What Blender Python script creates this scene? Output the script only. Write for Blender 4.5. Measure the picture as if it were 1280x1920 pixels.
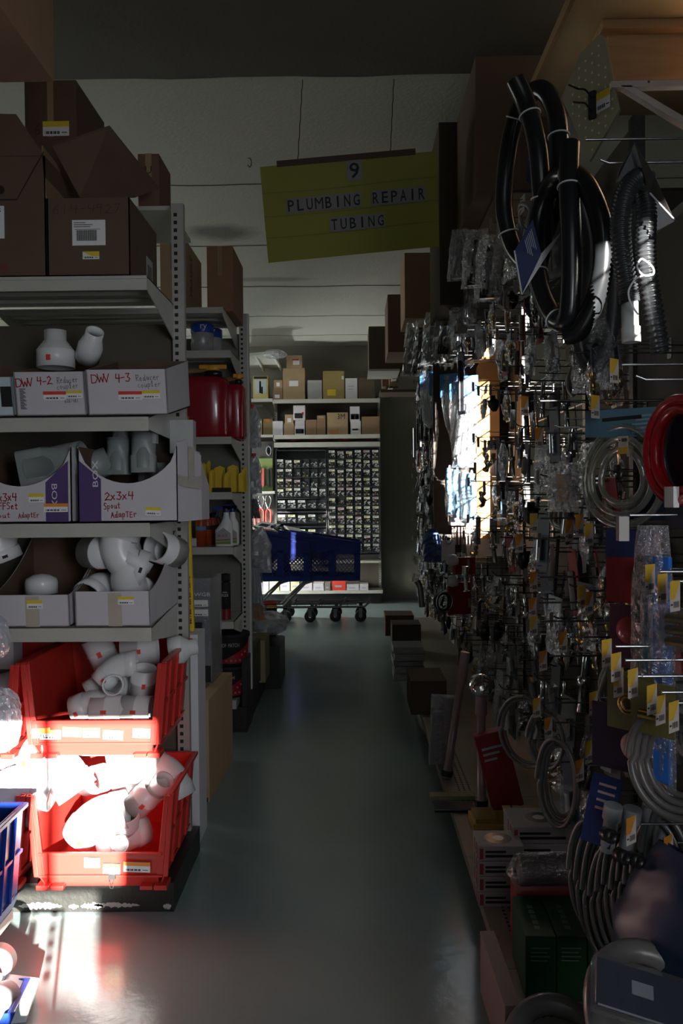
import bpy, math, random
from mathutils import Vector, Matrix, Euler
R = math.radians
rnd = random.Random(9)
SC = bpy.context.scene
COL = SC.collection
for o in list(bpy.data.objects):
    bpy.data.objects.remove(o)

# ------------------------------------------------------------------ camera
FPX = 1546.0
CAMZ = 1.35
yaw, pitch, roll = math.atan(19/FPX), math.atan(30/FPX), R(-0.5)
CM = (Matrix.Rotation(yaw, 4, 'Z') @ Matrix.Rotation(math.pi/2-pitch, 4, 'X') @ Matrix.Rotation(roll, 4, 'Z'))
cd = bpy.data.cameras.new('camera')
cam = bpy.data.objects.new('camera', cd); COL.objects.link(cam)
cam.matrix_world = Matrix.Translation((0, 0, CAMZ)) @ CM
cd.sensor_fit = 'HORIZONTAL'; cd.sensor_width = 36.0; cd.lens = 36.0*FPX/1280
cd.clip_start = 0.05; cd.clip_end = 100
SC.camera = cam
def ray(px, py):
    return CM.to_3x3() @ Vector(((px-640)/FPX, -(py-960)/FPX, -1.0))
def P(px, py, Y):
    d = ray(px, py); t = Y/d.y
    return Vector((d.x*t, Y, CAMZ+d.z*t))
def PZ(px, py, z):
    d = ray(px, py); t = (z-CAMZ)/d.z
    return Vector((d.x*t, d.y*t, z))

# ------------------------------------------------------------------ light
SC.view_settings.view_transform = 'Standard'
SC.view_settings.look = 'None'
SC.view_settings.exposure = 0.0
SC.view_settings.gamma = 1.0
SC.view_settings.use_curve_mapping = False
SC.cycles.max_bounces = 8
SC.cycles.diffuse_bounces = 4
SC.cycles.glossy_bounces = 3
SC.cycles.transparent_max_bounces = 24
SC.cycles.transmission_bounces = 4
SC.cycles.sample_clamp_indirect = 6.0
w = bpy.data.worlds.new('world'); SC.world = w; w.use_nodes = True
bg = w.node_tree.nodes['Background']
bg.inputs[0].default_value = (0.55, 0.75, 1.0, 1); bg.inputs[1].default_value = 0.9
SUN = Vector((-0.30, 1.0, -0.21)).normalized()
sd = bpy.data.lights.new('sun', 'SUN'); sd.energy = 56.0; sd.angle = R(0.55); sd.color = (1.0, 0.96, 0.88)
so = bpy.data.objects.new('sun', sd); COL.objects.link(so)
so.rotation_euler = SUN.to_track_quat('-Z', 'Y').to_euler()
def area(name, loc, to, sx, sy, e, col):
    d = bpy.data.lights.new(name, 'AREA'); d.shape = 'RECTANGLE'; d.size = sx; d.size_y = sy; d.energy = e; d.color = col
    o = bpy.data.objects.new(name, d); COL.objects.link(o); o.location = loc
    o.rotation_euler = (Vector(to)-Vector(loc)).to_track_quat('-Z', 'Y').to_euler()
    return o
area('daylight_front', (0.5, -0.8, 2.5), (-0.7, 5.0, 1.3), 1.6, 1.6, 6.0, (0.86, 0.94, 1.0))
dl = area('fill_left_unit', (1.0, -0.9, 1.45), (-0.95, 2.7, 1.0), 0.9, 1.3, 5.2, (0.93, 0.95, 1.0)); dl.data.spread = R(66)  # added fill lamp aimed at the left shelving, no doorway there
area('daylight_side', (-5.6, 6.9, 1.8), (-0.5, 6.4, 2.5), 3.0, 1.6, 60.0, (0.98, 1.0, 0.90))
area('fill_back', (-2.9, 9.3, 2.7), (-0.3, 9.6, 0.3), 1.0, 1.2, 15.0, (0.95, 0.98, 1.0))  # added fill lamp to lift the back floor and drawers
area('fill_back_low', (-2.2, 9.75, 0.65), (-0.75, 10.3, 0.2), 0.5, 0.6, 110.0, (1.0, 0.99, 0.92))  # added fill lamp brightening the boxes behind the carts

# ------------------------------------------------------------------ materials
MATS = {}
def M(name, col=(.5,.5,.5), rough=.5, metal=0., var=.10, scale=18., bump=0., bscale=60., spec=.5, emit=None, trans=0., sub=0., coat=0.):
    if name in MATS: return MATS[name]
    m = bpy.data.materials.new(name); m.use_nodes = True
    nt = m.node_tree; N = nt.nodes; L = nt.links
    b = N['Principled BSDF']
    b.inputs['Roughness'].default_value = rough; b.inputs['Metallic'].default_value = metal
    b.inputs['Specular IOR Level'].default_value = spec
    b.inputs['Coat Weight'].default_value = coat
    if trans: b.inputs['Transmission Weight'].default_value = trans
    tc = N.new('ShaderNodeTexCoord')
    nz = N.new('ShaderNodeTexNoise'); nz.inputs['Scale'].default_value = scale; nz.inputs['Detail'].default_value = 5
    L.new(tc.outputs['Object'], nz.inputs['Vector'])
    mx = N.new('ShaderNodeMix'); mx.data_type = 'RGBA'
    c = Vector(col)
    a = c*(1-var); d = c*(1+var)
    mx.inputs[6].default_value = (*a, 1); mx.inputs[7].default_value = (min(d.x,1), min(d.y,1), min(d.z,1), 1)
    L.new(nz.outputs['Fac'], mx.inputs[0]); L.new(mx.outputs[2], b.inputs['Base Color'])
    if bump:
        n2 = N.new('ShaderNodeTexNoise'); n2.inputs['Scale'].default_value = bscale; n2.inputs['Detail'].default_value = 4
        L.new(tc.outputs['Object'], n2.inputs['Vector'])
        bp = N.new('ShaderNodeBump'); bp.inputs['Strength'].default_value = bump; bp.inputs['Distance'].default_value = .01
        L.new(n2.outputs['Fac'], bp.inputs['Height']); L.new(bp.outputs['Normal'], b.inputs['Normal'])
    MATS[name] = m
    return m
def film(name, tint=(.95,.97,1.), fac=.12, rough=.08, bscale=45, bump=.6, haze=0.):
    if name in MATS: return MATS[name]
    m = bpy.data.materials.new(name); m.use_nodes = True
    nt = m.node_tree; N = nt.nodes; L = nt.links
    for n in list(N):
        if n.type == 'BSDF_PRINCIPLED': N.remove(n)
    out = [n for n in N if n.type == 'OUTPUT_MATERIAL'][0]
    tr = N.new('ShaderNodeBsdfTransparent'); tr.inputs[0].default_value = (*tint, 1)
    gl = N.new('ShaderNodeBsdfGlossy'); gl.inputs['Roughness'].default_value = rough; gl.inputs[0].default_value = (.95,.97,1,1)
    lw = N.new('ShaderNodeLayerWeight'); lw.inputs[0].default_value = .35
    mr = N.new('ShaderNodeMapRange'); mr.inputs[3].default_value = fac; mr.inputs[4].default_value = min(1, fac+.6)
    tc = N.new('ShaderNodeTexCoord'); nz = N.new('ShaderNodeTexNoise'); nz.inputs['Scale'].default_value = bscale; nz.inputs['Detail'].default_value = 3
    L.new(tc.outputs['Object'], nz.inputs['Vector'])
    bp = N.new('ShaderNodeBump'); bp.inputs['Strength'].default_value = bump; bp.inputs['Distance'].default_value = .02
    L.new(nz.outputs['Fac'], bp.inputs['Height']); L.new(bp.outputs[0], gl.inputs['Normal']); L.new(bp.outputs[0], lw.inputs['Normal'])
    L.new(lw.outputs['Facing'], mr.inputs[0])
    ms = N.new('ShaderNodeMixShader'); L.new(mr.outputs[0], ms.inputs[0]); L.new(tr.outputs[0], ms.inputs[1]); L.new(gl.outputs[0], ms.inputs[2])
    last = ms
    if haze:
        df = N.new('ShaderNodeBsdfDiffuse'); df.inputs[0].default_value = (.85,.88,.92,1)
        m2 = N.new('ShaderNodeMixShader'); m2.inputs[0].default_value = haze
        L.new(ms.outputs[0], m2.inputs[1]); L.new(df.outputs[0], m2.inputs[2]); last = m2
    L.new(last.outputs[0], out.inputs[0])
    MATS[name] = m
    return m
def wood(name, c1, c2, rough=.6, scale=6., axis='X'):
    m = M(name, c1, rough)
    nt = m.node_tree; N = nt.nodes; L = nt.links; b = N['Principled BSDF']
    tc = N.new('ShaderNodeTexCoord'); mp = N.new('ShaderNodeMapping')
    s = {'X': (.6, 5, 5), 'Y': (5, .6, 5), 'Z': (5, 5, .6)}[axis]
    mp.inputs['Scale'].default_value = s
    wv = N.new('ShaderNodeTexNoise'); wv.inputs['Scale'].default_value = scale; wv.inputs['Detail'].default_value = 6; wv.inputs['Distortion'].default_value = 1.5
    L.new(tc.outputs['Object'], mp.inputs[0]); L.new(mp.outputs[0], wv.inputs['Vector'])
    mx = N.new('ShaderNodeMix'); mx.data_type = 'RGBA'; mx.inputs[6].default_value = (*c1, 1); mx.inputs[7].default_value = (*c2, 1)
    L.new(wv.outputs['Fac'], mx.inputs[0]); L.new(mx.outputs[2], b.inputs['Base Color'])
    return m

steel = M('shelf_steel', (.50,.50,.45), .45, .0, .12, 9, .05)
steelw = M('shelf_white_steel', (.66,.67,.62), .4, .0, .10, 9)
postm = M('upright_steel', (.42,.42,.39), .45, .2, .12, 12)
dark = M('dark_slot', (.015,.015,.015), .8)
panelm = M('gondola_back_panel', (.10,.09,.07), .8, 0, .2, 6)
panelb = M('gondola_grey_panel', (.22,.22,.19), .7, 0, .15, 6)
blackm = M('black_paint', (.018,.018,.016), .45, 0, .4, 14, .2)
card = M('cardboard', (.30,.19,.11), .85, 0, .15, 9, .1, 25)
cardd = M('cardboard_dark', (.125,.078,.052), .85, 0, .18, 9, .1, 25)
cardl = M('cardboard_light', (.44,.31,.18), .85, 0, .12, 9, .1, 25)
cardo = M('cardboard_orange', (.50,.24,.08), .8, 0, .15, 12)
white = M('white_card', (.72,.72,.76), .6, 0, .05, 8)
whitec = M('white_cardboard', (.60,.58,.62), .7, 0, .06, 6, .05, 30)
paper = M('paper_label', (.85,.85,.85), .6, 0, .03)
ink = M('black_ink', (.012,.012,.012), .7)
redink = M('red_ink', (.36,.0,.01), .5)
yellowt = M('yellow_print', (.80,.60,.04), .5)
oranget = M('orange_print', (.90,.30,.05), .5)
redt = M('red_print', (.70,.06,.04), .5)
purple = M('purple_print', (.085,.045,.17), .6)
pvc = M('white_pvc', (.78,.79,.80), .25, 0, .03, 10, 0, 60, .5)
pvcg = M('grey_green_plastic', (.26,.29,.29), .4, 0, .08)
redp = M('red_plastic', (.60,.040,.030), .32, 0, .10, 5, .03, 40)
bluep = M('blue_plastic', (.012,.045,.32), .32, 0, .1, 6)
cartb = M('cart_blue_plastic', (.006,.016,.13), .3, 0, .1, 6)
gasred = M('gas_can_red', (.33,.008,.022), .22, 0, .06, spec=.8, coat=.6)
yellowp = M('yellow_plastic', (.78,.55,.02), .4, 0, .08)
orangep = M('orange_cap', (.80,.38,.03), .4)
whitep = M('white_plastic', (.80,.82,.84), .35)
bluelid = M('blue_lid', (.02,.06,.34), .35)
tin = M('tin', (.55,.55,.56), .25, .9)
chrome = M('chrome', (.75,.76,.78), .12, 1., .03)
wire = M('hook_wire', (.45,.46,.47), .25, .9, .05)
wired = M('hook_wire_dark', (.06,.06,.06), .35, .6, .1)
brass = M('brass', (.65,.42,.14), .25, 1., .1)
rubber = M('black_rubber', (.012,.012,.013), .28, 0, .1)
hosem = M('black_hose', (.014,.015,.017), .22, 0, .1, 8, 0, 60, .6)
corr = M('corrugated_hose', (.035,.038,.042), .28, 0, .1, 8, 0, 60, .6)
film1 = film('clear_film', fac=.10)
film2 = film('crinkled_film', fac=.18, bscale=70, bump=1.0, rough=.12, haze=.06)
filmh = film('hazy_film', fac=.20, bscale=25, bump=.8, rough=.18, haze=.35)
clearp = film('clear_plastic', fac=.14, bscale=4, bump=.1, rough=.05, haze=.03)
clearv = film('clear_vinyl', tint=(.75,.72,.60), fac=.16, bscale=4, bump=.1, rough=.1, haze=.10)
navy = M('navy_print', (.018,.025,.10), .5)
bluec = M('light_blue_card', (.10,.30,.62), .5, 0, .06)
cyanc = M('teal_blue_card', (.10,.22,.32), .5)
greenc = M('dark_green_card', (.007,.045,.016), .45, 0, .15)
greyw = M('grey_woven_hose', (.15,.15,.155), .35, .3, .25, 300)
pinkc = M('pink_card', (.62,.32,.27), .6)
wood1 = wood('pine_wood', (.60,.38,.19), (.38,.20,.08), .6, 5, 'X')
wood2 = wood('plywood_board', (.42,.27,.14), (.30,.17,.08), .7, 4, 'Y')
greyb = M('grey_blue_print', (.16,.16,.20), .35, 0, .35, 7)
signm = M('sign_yellow_green', (.25,.245,.006), .55, 0, .08, 3)
tilem = M('grey_letter_tile', (.24,.23,.24), .6)
brown = M('brown_strip', (.07,.04,.025), .7)

# ------------------------------------------------------------------ mesh builder
class MB:
    def __init__(s): s.v = []; s.f = []; s.m = []; s.sm = []
    def add(s, vs, fs, mi=0, T=None, smooth=False):
        k = len(s.v)
        for q in vs:
            q = Vector(q)
            s.v.append(T @ q if T is not None else q)
        for f in fs:
            s.f.append([i+k for i in f]); s.m.append(mi); s.sm.append(smooth)
        return s
    def box(s, c, d, rot=None, mi=0, T=None, taper=1.):
        hx, hy, hz = d[0]/2, d[1]/2, d[2]/2
        vs = [Vector((x*(taper if z < 0 else 1), y*(taper if z < 0 else 1), z)) for x in (-hx, hx) for y in (-hy, hy) for z in (-hz, hz)]
        if rot is not None:
            E = Euler(rot).to_matrix(); vs = [E @ q for q in vs]
        vs = [q+Vector(c) for q in vs]
        return s.add(vs, [(0,1,3,2),(4,6,7,5),(0,4,5,1),(2,3,7,6),(0,2,6,4),(1,5,7,3)], mi, T)
    def mm(s, a, b, mi=0, T=None):
        return s.box([(a[i]+b[i])/2 for i in range(3)], [abs(b[i]-a[i]) for i in range(3)], None, mi, T)
    def quad(s, a, b, c, d, mi=0): return s.add([a,b,c,d], [(0,1,2,3)], mi)
    def plate(s, pts, n, th, mi=0):
        # polygon extruded along vector n by th
        n = Vector(n).normalized()*th; k = len(pts)
        vs = [Vector(p) for p in pts]+[Vector(p)+n for p in pts]
        fs = [tuple(range(k))[::-1], tuple(range(k, 2*k))]+[(i, (i+1) % k, (i+1) % k+k, i+k) for i in range(k)]
        return s.add(vs, fs, mi)
    def tube(s, pts, r, seg=10, mi=0, caps=True, closed=False, T=None, ends=None):
        pts = [Vector(p) for p in pts]; n = len(pts)
        rr = r if isinstance(r, (list, tuple)) else [r]*n
        vs = []; prev = None
        for i, p in enumerate(pts):
            if closed: t = pts[(i+1) % n]-pts[i-1]
            else: t = pts[min(i+1, n-1)]-pts[max(i-1, 0)]
            if t.length < 1e-9: t = Vector((0, 0, 1))
            t.normalize()
            if prev is None:
                u = t.cross(Vector((0, 0, 1)))
                if u.length < .05: u = t.cross(Vector((0, 1, 0)))
            else: u = prev-t*prev.dot(t)
            u.normalize(); prev = u; w_ = t.cross(u)
            for k in range(seg):
                a = 2*math.pi*k/seg
                vs.append(p+(u*math.cos(a)+w_*math.sin(a))*rr[i])
        fs = []
        for i in range(n if closed else n-1):
            j = (i+1) % n
            for k in range(seg):
                fs.append((i*seg+k, i*seg+(k+1) % seg, j*seg+(k+1) % seg, j*seg+k))
        s.add(vs, fs, mi, T, True)
        if caps and not closed:
            s.add(vs[:seg][::-1], [tuple(range(seg))], mi, T); s.add(vs[-seg:], [tuple(range(seg))], mi, T)
        return s
    def pipe(s, pts, ro, wall=.004, seg=24, mi=0, T=None):
        # hollow pipe: outer rings then inner rings back
        pts = [Vector(p) for p in pts]; n = len(pts)
        rr = ro if isinstance(ro, (list, tuple)) else [ro]*n
        ring = []; prev = None
        for i, p in enumerate(pts):
            t = (pts[min(i+1, n-1)]-pts[max(i-1, 0)])
            if i+1 < n and (pts[i+1]-pts[i]).length < 1e-6 and i > 0: t = pts[i]-pts[i-1]
            t.normalize()
            if prev is None:
                u = t.cross(Vector((0, 1, 0)))
                if u.length < .05: u = t.cross(Vector((1, 0, 0)))
            else: u = prev-t*prev.dot(t)
            u.normalize(); prev = u; ring.append((p, u, t.cross(u)))
        order = [(i, rr[i]) for i in range(n)]+[(i, rr[i]-wall) for i in range(n-1, -1, -1)]
        vs = []
        for i, r_ in order:
            p, u, w_ = ring[i]
            for k in range(seg):
                a = 2*math.pi*k/seg; vs.append(p+(u*math.cos(a)+w_*math.sin(a))*r_)
        q = len(order); fs = []
        for i in range(q):
            j = (i+1) % q
            for k in range(seg): fs.append((i*seg+k, i*seg+(k+1) % seg, j*seg+(k+1) % seg, j*seg+k))
        return s.add(vs, fs, mi, T, True)
    def lathe(s, prof, seg=24, mi=0, T=None, c=(0,0,0), smooth=True):
        vs = []
        for r_, z in prof:
            for k in range(seg):
                a = 2*math.pi*k/seg; vs.append((c[0]+r_*math.cos(a), c[1]+r_*math.sin(a), c[2]+z))
        fs = []
        for i in range(len(prof)-1):
            for k in range(seg): fs.append((i*seg+k, i*seg+(k+1) % seg, (i+1)*seg+(k+1) % seg, (i+1)*seg+k))
        return s.add(vs, fs, mi, T, smooth)
    def build(s, name, mats, parent=None, label=None, bevel=0., kind=None, loc=None):
        me = bpy.data.meshes.new(name); me.from_pydata([tuple(v) for v in s.v], [], s.f)
        if not isinstance(mats, (list, tuple)): mats = [mats]
        for m in mats: me.materials.append(m)
        for i, p in enumerate(me.polygons):
            p.material_index = s.m[i]; p.use_smooth = s.sm[i]
        me.validate(); me.update()
        o = bpy.data.objects.new(name, me); COL.objects.link(o)
        if parent is not None: o.parent = parent
        if label: o['label'] = label
        if kind: o['kind'] = kind
        if loc is not None: o.location = loc
        if bevel:
            b = o.modifiers.new('bevel', 'BEVEL'); b.width = bevel; b.segments = 2; b.limit_method = 'ANGLE'
        return o
def thing(name, label, cat, loc=(0,0,0), rot=(0,0,0), group=None):
    o = bpy.data.objects.new(name, None); COL.objects.link(o)
    o.empty_display_size = .05
    o.location = loc; o.rotation_euler = rot; o['label'] = label; o['category'] = cat
    if group: o['group'] = group
    return o
def tag(o, label, cat, group=None):
    o['label'] = label; o['category'] = cat
    if group: o['group'] = group
    return o
def kids(o): return KID.get(o.name) or [c for c in o.children]
KID = {}
def dup(root, loc=None, rot=None, label=None, group=None, parent=None, scale=None):
    r_ = root.copy(); COL.objects.link(r_)
    if parent is not None: r_.parent = parent
    if loc is not None: r_.location = loc
    if rot is not None: r_.rotation_euler = rot
    if scale is not None: r_.scale = scale
    if label: r_['label'] = label
    if group: r_['group'] = group
    for ch in root.children:
        c = ch.copy(); COL.objects.link(c); c.parent = r_
        for g in ch.children:
            d = g.copy(); COL.objects.link(d); d.parent = c
    return r_
class Kind:
    """first call places the original, later calls copy it"""
    def __init__(s, root): s.root = root; s.used = False
    def put(s, loc, rot=(0,0,0), label=None, group=None, scale=None):
        if not s.used:
            s.used = True; o = s.root; o.location = loc; o.rotation_euler = rot
            if label: o['label'] = label
            if group: o['group'] = group
            if scale is not None: o.scale = scale
            return o
        return dup(s.root, loc, rot, label, group, None, scale)
def struct(name, mb, mats, bevel=0):
    return mb.build(name, mats, None, None, bevel, 'structure')

# text -----------------------------------------------------------------
_tc = {}
def textmesh(st, bold=0.):
    if (st, bold) in _tc: return _tc[(st, bold)]
    cu = bpy.data.curves.new('t', 'FONT'); cu.body = st; cu.resolution_u = 2; cu.offset = bold
    ob = bpy.data.objects.new('t', cu); COL.objects.link(ob)
    bpy.context.view_layer.update()
    me = bpy.data.meshes.new_from_object(ob.evaluated_get(bpy.context.evaluated_depsgraph_get()))
    vs = [v.co.copy() for v in me.vertices]; fs = [tuple(p.vertices) for p in me.polygons]
    bpy.data.objects.remove(ob); bpy.data.curves.remove(cu); bpy.data.meshes.remove(me)
    x0 = min(v.x for v in vs); x1 = max(v.x for v in vs); y0 = min(v.y for v in vs); y1 = max(v.y for v in vs)
    vs = [((v.x-x0)/(x1-x0), (v.y-y0)/(y1-y0)) for v in vs]
    _tc[(st, bold)] = (vs, fs); return vs, fs
def text(mb, st, o, u, v, mi=0):
    """fits the string into the parallelogram o, o+u, o+v"""
    vs, fs = textmesh(st); o = Vector(o); u = Vector(u); v = Vector(v)
    mb.add([o+u*a+v*b for a, b in vs], fs, mi)
GL = {
 'D': [[(0,0),(0,1),(.5,.95),(.8,.55),(.5,.05),(0,0)]], 'W': [[(0,1),(.2,0),(.45,.6),(.65,0),(.9,1)]], 'V': [[(0,1),(.35,0),(.7,1)]],
 '4': [[(.15,1),(.05,.5),(.7,.5)],[(.6,.95),(.5,0)]], '-': [[(.1,.45),(.6,.5)]], '2': [[(.05,.8),(.35,1),(.6,.7),(.0,.05),(.35,.12),(.75,.05)]],
 '3': [[(.05,.95),(.6,.95),(.3,.55),(.65,.35),(.4,.02),(0,.1)]], 'R': [[(0,0),(.05,1)],[(-.05,.9),(.5,.95),(.5,.55),(.05,.5),(.6,0)]],
 'e': [[(.05,.3),(.45,.35),(.3,.58),(.05,.4),(.1,.05),(.5,.05)]], 'd': [[(.45,.5),(.1,.45),(.1,.05),(.4,.08),(.5,1)],[(.45,.3),(.55,0)]],
 'u': [[(.05,.55),(.1,.05),(.4,.1),(.45,.55)],[(.45,.4),(.55,0)]], 'c': [[(.45,.5),(.1,.45),(.1,.05),(.5,.05)]], 'r': [[(.05,.55),(.1,0)],[(.1,.35),(.3,.55),(.5,.5)]],
 'o': [[(.25,.55),(.02,.3),(.25,0),(.5,.3),(.25,.55)]], 'p': [[(.05,.55),(.05,-.4)],[(.05,.5),(.45,.5),(.4,.05),(.05,.05)]], 'l': [[(.1,0),(.3,1),(.1,.9),(.2,0),(.4,.05)]],
 'x': [[(.05,.6),(.5,.05)],[(.5,.6),(.0,.0)]], 'S': [[(.6,.9),(.2,1),(.05,.7),(.5,.4),(.4,.02),(0,.05)]], 't': [[(.25,.9),(.2,.05),(.45,.05)],[(0,.6),(.5,.62)]],
 'A': [[(0,0),(.3,.85),(.6,0)],[(.1,.35),(.5,.35)]], 'a': [[(.45,.5),(.1,.5),(.05,.05),(.4,.1),(.45,.5),(.55,0)]], 'P': [[(0,0),(.05,.8)],[(0,.75),(.5,.75),(.45,.4),(.05,.35)]],
 'T': [[(.25,0),(.25,.8)],[(-.05,.8),(.55,.8)]], 'E': [[(.5,.8),(.05,.8),(.0,0),(.5,0)],[(.03,.42),(.4,.42)]], 'F': [[(.6,1),(.05,1),(.0,0)],[(.03,.55),(.5,.55)]], 'O': [[(.3,1),(.0,.5),(.3,0),(.6,.5),(.3,1)]],
 'n': [[(.05,.55),(.08,0)],[(.06,.4),(.3,.55),(.4,.4),(.45,0)]], '9': [[(.5,.6),(.1,.6),(.1,.95),(.5,.95),(.5,.6),(.4,0)]], '7': [[(0,.95),(.6,1),(.2,0)]], '6': [[(.5,1),(.05,.5),(.1,.02),(.5,.1),(.45,.5),(.08,.4)]],
 '1': [[(.3,1),(.25,0)]], '8': [[(.3,.5),(.05,.8),(.3,1),(.5,.8),(.05,.2),(.3,0),(.5,.25),(.3,.5)]],
}
def hand(mb, st, o, u, v, adv=.78, wd=.10, mi=0):
    """handwriting: unit height v, unit width u per character cell"""
    o = Vector(o); u = Vector(u); v = Vector(v); x = 0.
    L = v.length
    for ch in st:
        if ch == ' ': x += adv*.8; continue
        jx, jy = rnd.uniform(-.04,.04), rnd.uniform(-.06,.06)
        for s_ in GL[ch]:
            for a, b in zip(s_[:-1], s_[1:]):
                A = o+u*(x+a[0])+v*(a[1]+jy); B = o+u*(x+b[0])+v*(b[1]+jy)
                d = (B-A)
                if d.length < 1e-6: continue
                n = u.normalized().cross(v.normalized()); t = d.normalized(); w_ = n.cross(t)*L*wd*.5; e = t*L*wd*.35
                mb.add([A-e-w_, B+e-w_, B+e+w_, A-e+w_], [(0,1,2,3)], mi)
        x += adv
def sticker(mb, o, u, v, n, top=1, kind=0):
    """paper label with coloured top band and barcode; mats: 0 paper, 1 band colour, 2 ink"""
    o = Vector(o); u = Vector(u); v = Vector(v); n = Vector(n).normalized()
    mb.plate([o, o+u, o+u+v, o+v], n, .0006, 0)
    e = n*.0010
    if kind == 0:
        mb.quad(o+v*.62+e, o+u+v*.62+e, o+u+v+e, o+v+e, 1)
    elif kind == 1:   # diagonal yellow
        mb.add([o+v*.95+e, o+u*.55+v*.4+e, o+u+v*.4+e, o+u+v+e, o+v+e], [(0,1,2,3,4)], 1)
    k = 12
    for i in range(k):
        a = .08+.55*i/k; ww = .014+.02*((i*7) % 3)
        mb.quad(o+u*a+v*.12+e, o+u*(a+ww)+v*.12+e, o+u*(a+ww)+v*.32+e, o+u*a+v*.32+e, 2)
    mb.quad(o+u*.72+v*.2+e, o+u*.92+v*.2+e, o+u*.92+v*.26+e, o+u*.72+v*.26+e, 2)
    return mb
def spl(pts, n=8, closed=False):
    pts = [Vector(p) for p in pts]; out = []; k = len(pts)
    for i in range(k if closed else k-1):
        g = (lambda j: pts[j % k]) if closed else (lambda j: pts[max(0, min(k-1, j))])
        p0, p1, p2, p3 = g(i-1), g(i), g(i+1), g(i+2)
        for q in range(n):
            t = q/n
            out.append(.5*((2*p1)+(p2-p0)*t+(2*p0-5*p1+4*p2-p3)*t*t+(3*p1-p0-3*p2+p3)*t**3))
    if not closed: out.append(pts[-1])
    return out
EX, EY, EZ = Vector((1,0,0)), Vector((0,1,0)), Vector((0,0,1))

# ================================================================== ROOM
floorm = M('painted_concrete_floor', (.24,.31,.31), .30, 0, .08, 3.0, .10, 30)
def tune_floor():
    nt = floorm.node_tree; N = nt.nodes; L = nt.links; b = N['Principled BSDF']
    tc = N.new('ShaderNodeTexCoord'); nz = N.new('ShaderNodeTexNoise'); nz.inputs['Scale'].default_value = 1.6; nz.inputs['Detail'].default_value = 7
    mr = N.new('ShaderNodeMapRange'); mr.inputs[1].default_value = .3; mr.inputs[2].default_value = .7; mr.inputs[3].default_value = .15; mr.inputs[4].default_value = .27
    L.new(tc.outputs['Object'], nz.inputs['Vector']); L.new(nz.outputs['Fac'], mr.inputs[0]); L.new(mr.outputs[0], b.inputs['Roughness'])
tune_floor()
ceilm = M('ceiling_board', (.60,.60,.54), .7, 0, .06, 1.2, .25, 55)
ceild = M('ceiling_board_dark', (.125,.115,.10), .8, 0, .10, 1.2, .2, 55)  # darker, browner tone for the near ceiling boards
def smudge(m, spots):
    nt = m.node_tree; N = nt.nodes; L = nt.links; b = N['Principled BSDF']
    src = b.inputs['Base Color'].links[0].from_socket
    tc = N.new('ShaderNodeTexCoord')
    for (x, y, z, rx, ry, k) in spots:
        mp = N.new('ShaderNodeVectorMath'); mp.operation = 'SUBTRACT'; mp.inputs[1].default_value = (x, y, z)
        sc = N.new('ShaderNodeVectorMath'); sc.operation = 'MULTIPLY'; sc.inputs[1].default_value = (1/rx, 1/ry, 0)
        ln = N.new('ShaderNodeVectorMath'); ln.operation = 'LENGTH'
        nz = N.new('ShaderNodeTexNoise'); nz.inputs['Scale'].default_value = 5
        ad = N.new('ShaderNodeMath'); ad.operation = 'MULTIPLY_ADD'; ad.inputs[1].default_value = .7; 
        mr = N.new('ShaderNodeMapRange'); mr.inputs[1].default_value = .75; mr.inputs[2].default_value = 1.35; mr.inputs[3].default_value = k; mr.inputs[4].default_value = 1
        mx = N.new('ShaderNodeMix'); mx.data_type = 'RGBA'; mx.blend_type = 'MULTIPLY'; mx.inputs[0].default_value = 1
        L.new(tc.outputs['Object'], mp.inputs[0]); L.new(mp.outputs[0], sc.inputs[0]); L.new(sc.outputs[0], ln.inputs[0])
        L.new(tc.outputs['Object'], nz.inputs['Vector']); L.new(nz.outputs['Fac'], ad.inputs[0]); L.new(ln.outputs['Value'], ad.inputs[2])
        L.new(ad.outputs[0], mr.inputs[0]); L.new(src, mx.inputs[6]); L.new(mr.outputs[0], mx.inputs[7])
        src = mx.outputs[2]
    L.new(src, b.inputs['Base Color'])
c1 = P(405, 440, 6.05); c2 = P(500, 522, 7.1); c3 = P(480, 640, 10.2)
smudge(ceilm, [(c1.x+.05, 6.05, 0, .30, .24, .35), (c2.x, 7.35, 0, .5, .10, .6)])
wallm = M('wall_paint', (.20,.19,.155), .8, 0, .12, 2)
wallf = M('front_wall_paint', (.35,.33,.28), .8, 0, .08, 2)
ZC = 3.28
struct('floor', MB().mm((-7.0,-1.0,-.1), (3.6,10.8,0)), floorm)
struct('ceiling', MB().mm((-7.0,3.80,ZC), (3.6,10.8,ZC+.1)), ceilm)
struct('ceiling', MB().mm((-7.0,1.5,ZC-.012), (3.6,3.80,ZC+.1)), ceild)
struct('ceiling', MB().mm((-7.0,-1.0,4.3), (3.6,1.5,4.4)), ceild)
struct('wall_bulkhead', MB().mm((-7.0,1.5,ZC+.1), (3.6,1.56,4.3)), wallf)
seamm = M('ceiling_seam', (.10,.10,.09), .8)
for i, (yy, a) in enumerate(((3.80, .012), (5.12, .0022), (6.36, .004), (7.60, .009), (8.85, .003), (9.9, .002))):
    mb = MB(); n = 60; 
    for k in range(n):
        x0 = -7+10.6*k/n; x1 = -7+10.6*(k+1)/n
        dy = .012*math.sin(k*1.3+i)+.01*math.sin(k*.37)
        dy2 = .012*math.sin((k+1)*1.3+i)+.01*math.sin((k+1)*.37)
        mb.plate([(x0,yy+dy-a,ZC-.004),(x1,yy+dy2-a,ZC-.004),(x1,yy+dy2+a,ZC-.004),(x0,yy+dy+a,ZC-.004)], (0,0,1), .006)
    struct('trim_%d' % (i+1), mb, seamm)
struct('wall_back', MB().mm((-7.0,10.62,0), (3.6,10.8,ZC)), wallm)
struct('wall_left', MB().mm((-7.1,-1,0), (-7.0,10.8,4.4)), wallm)
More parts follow.
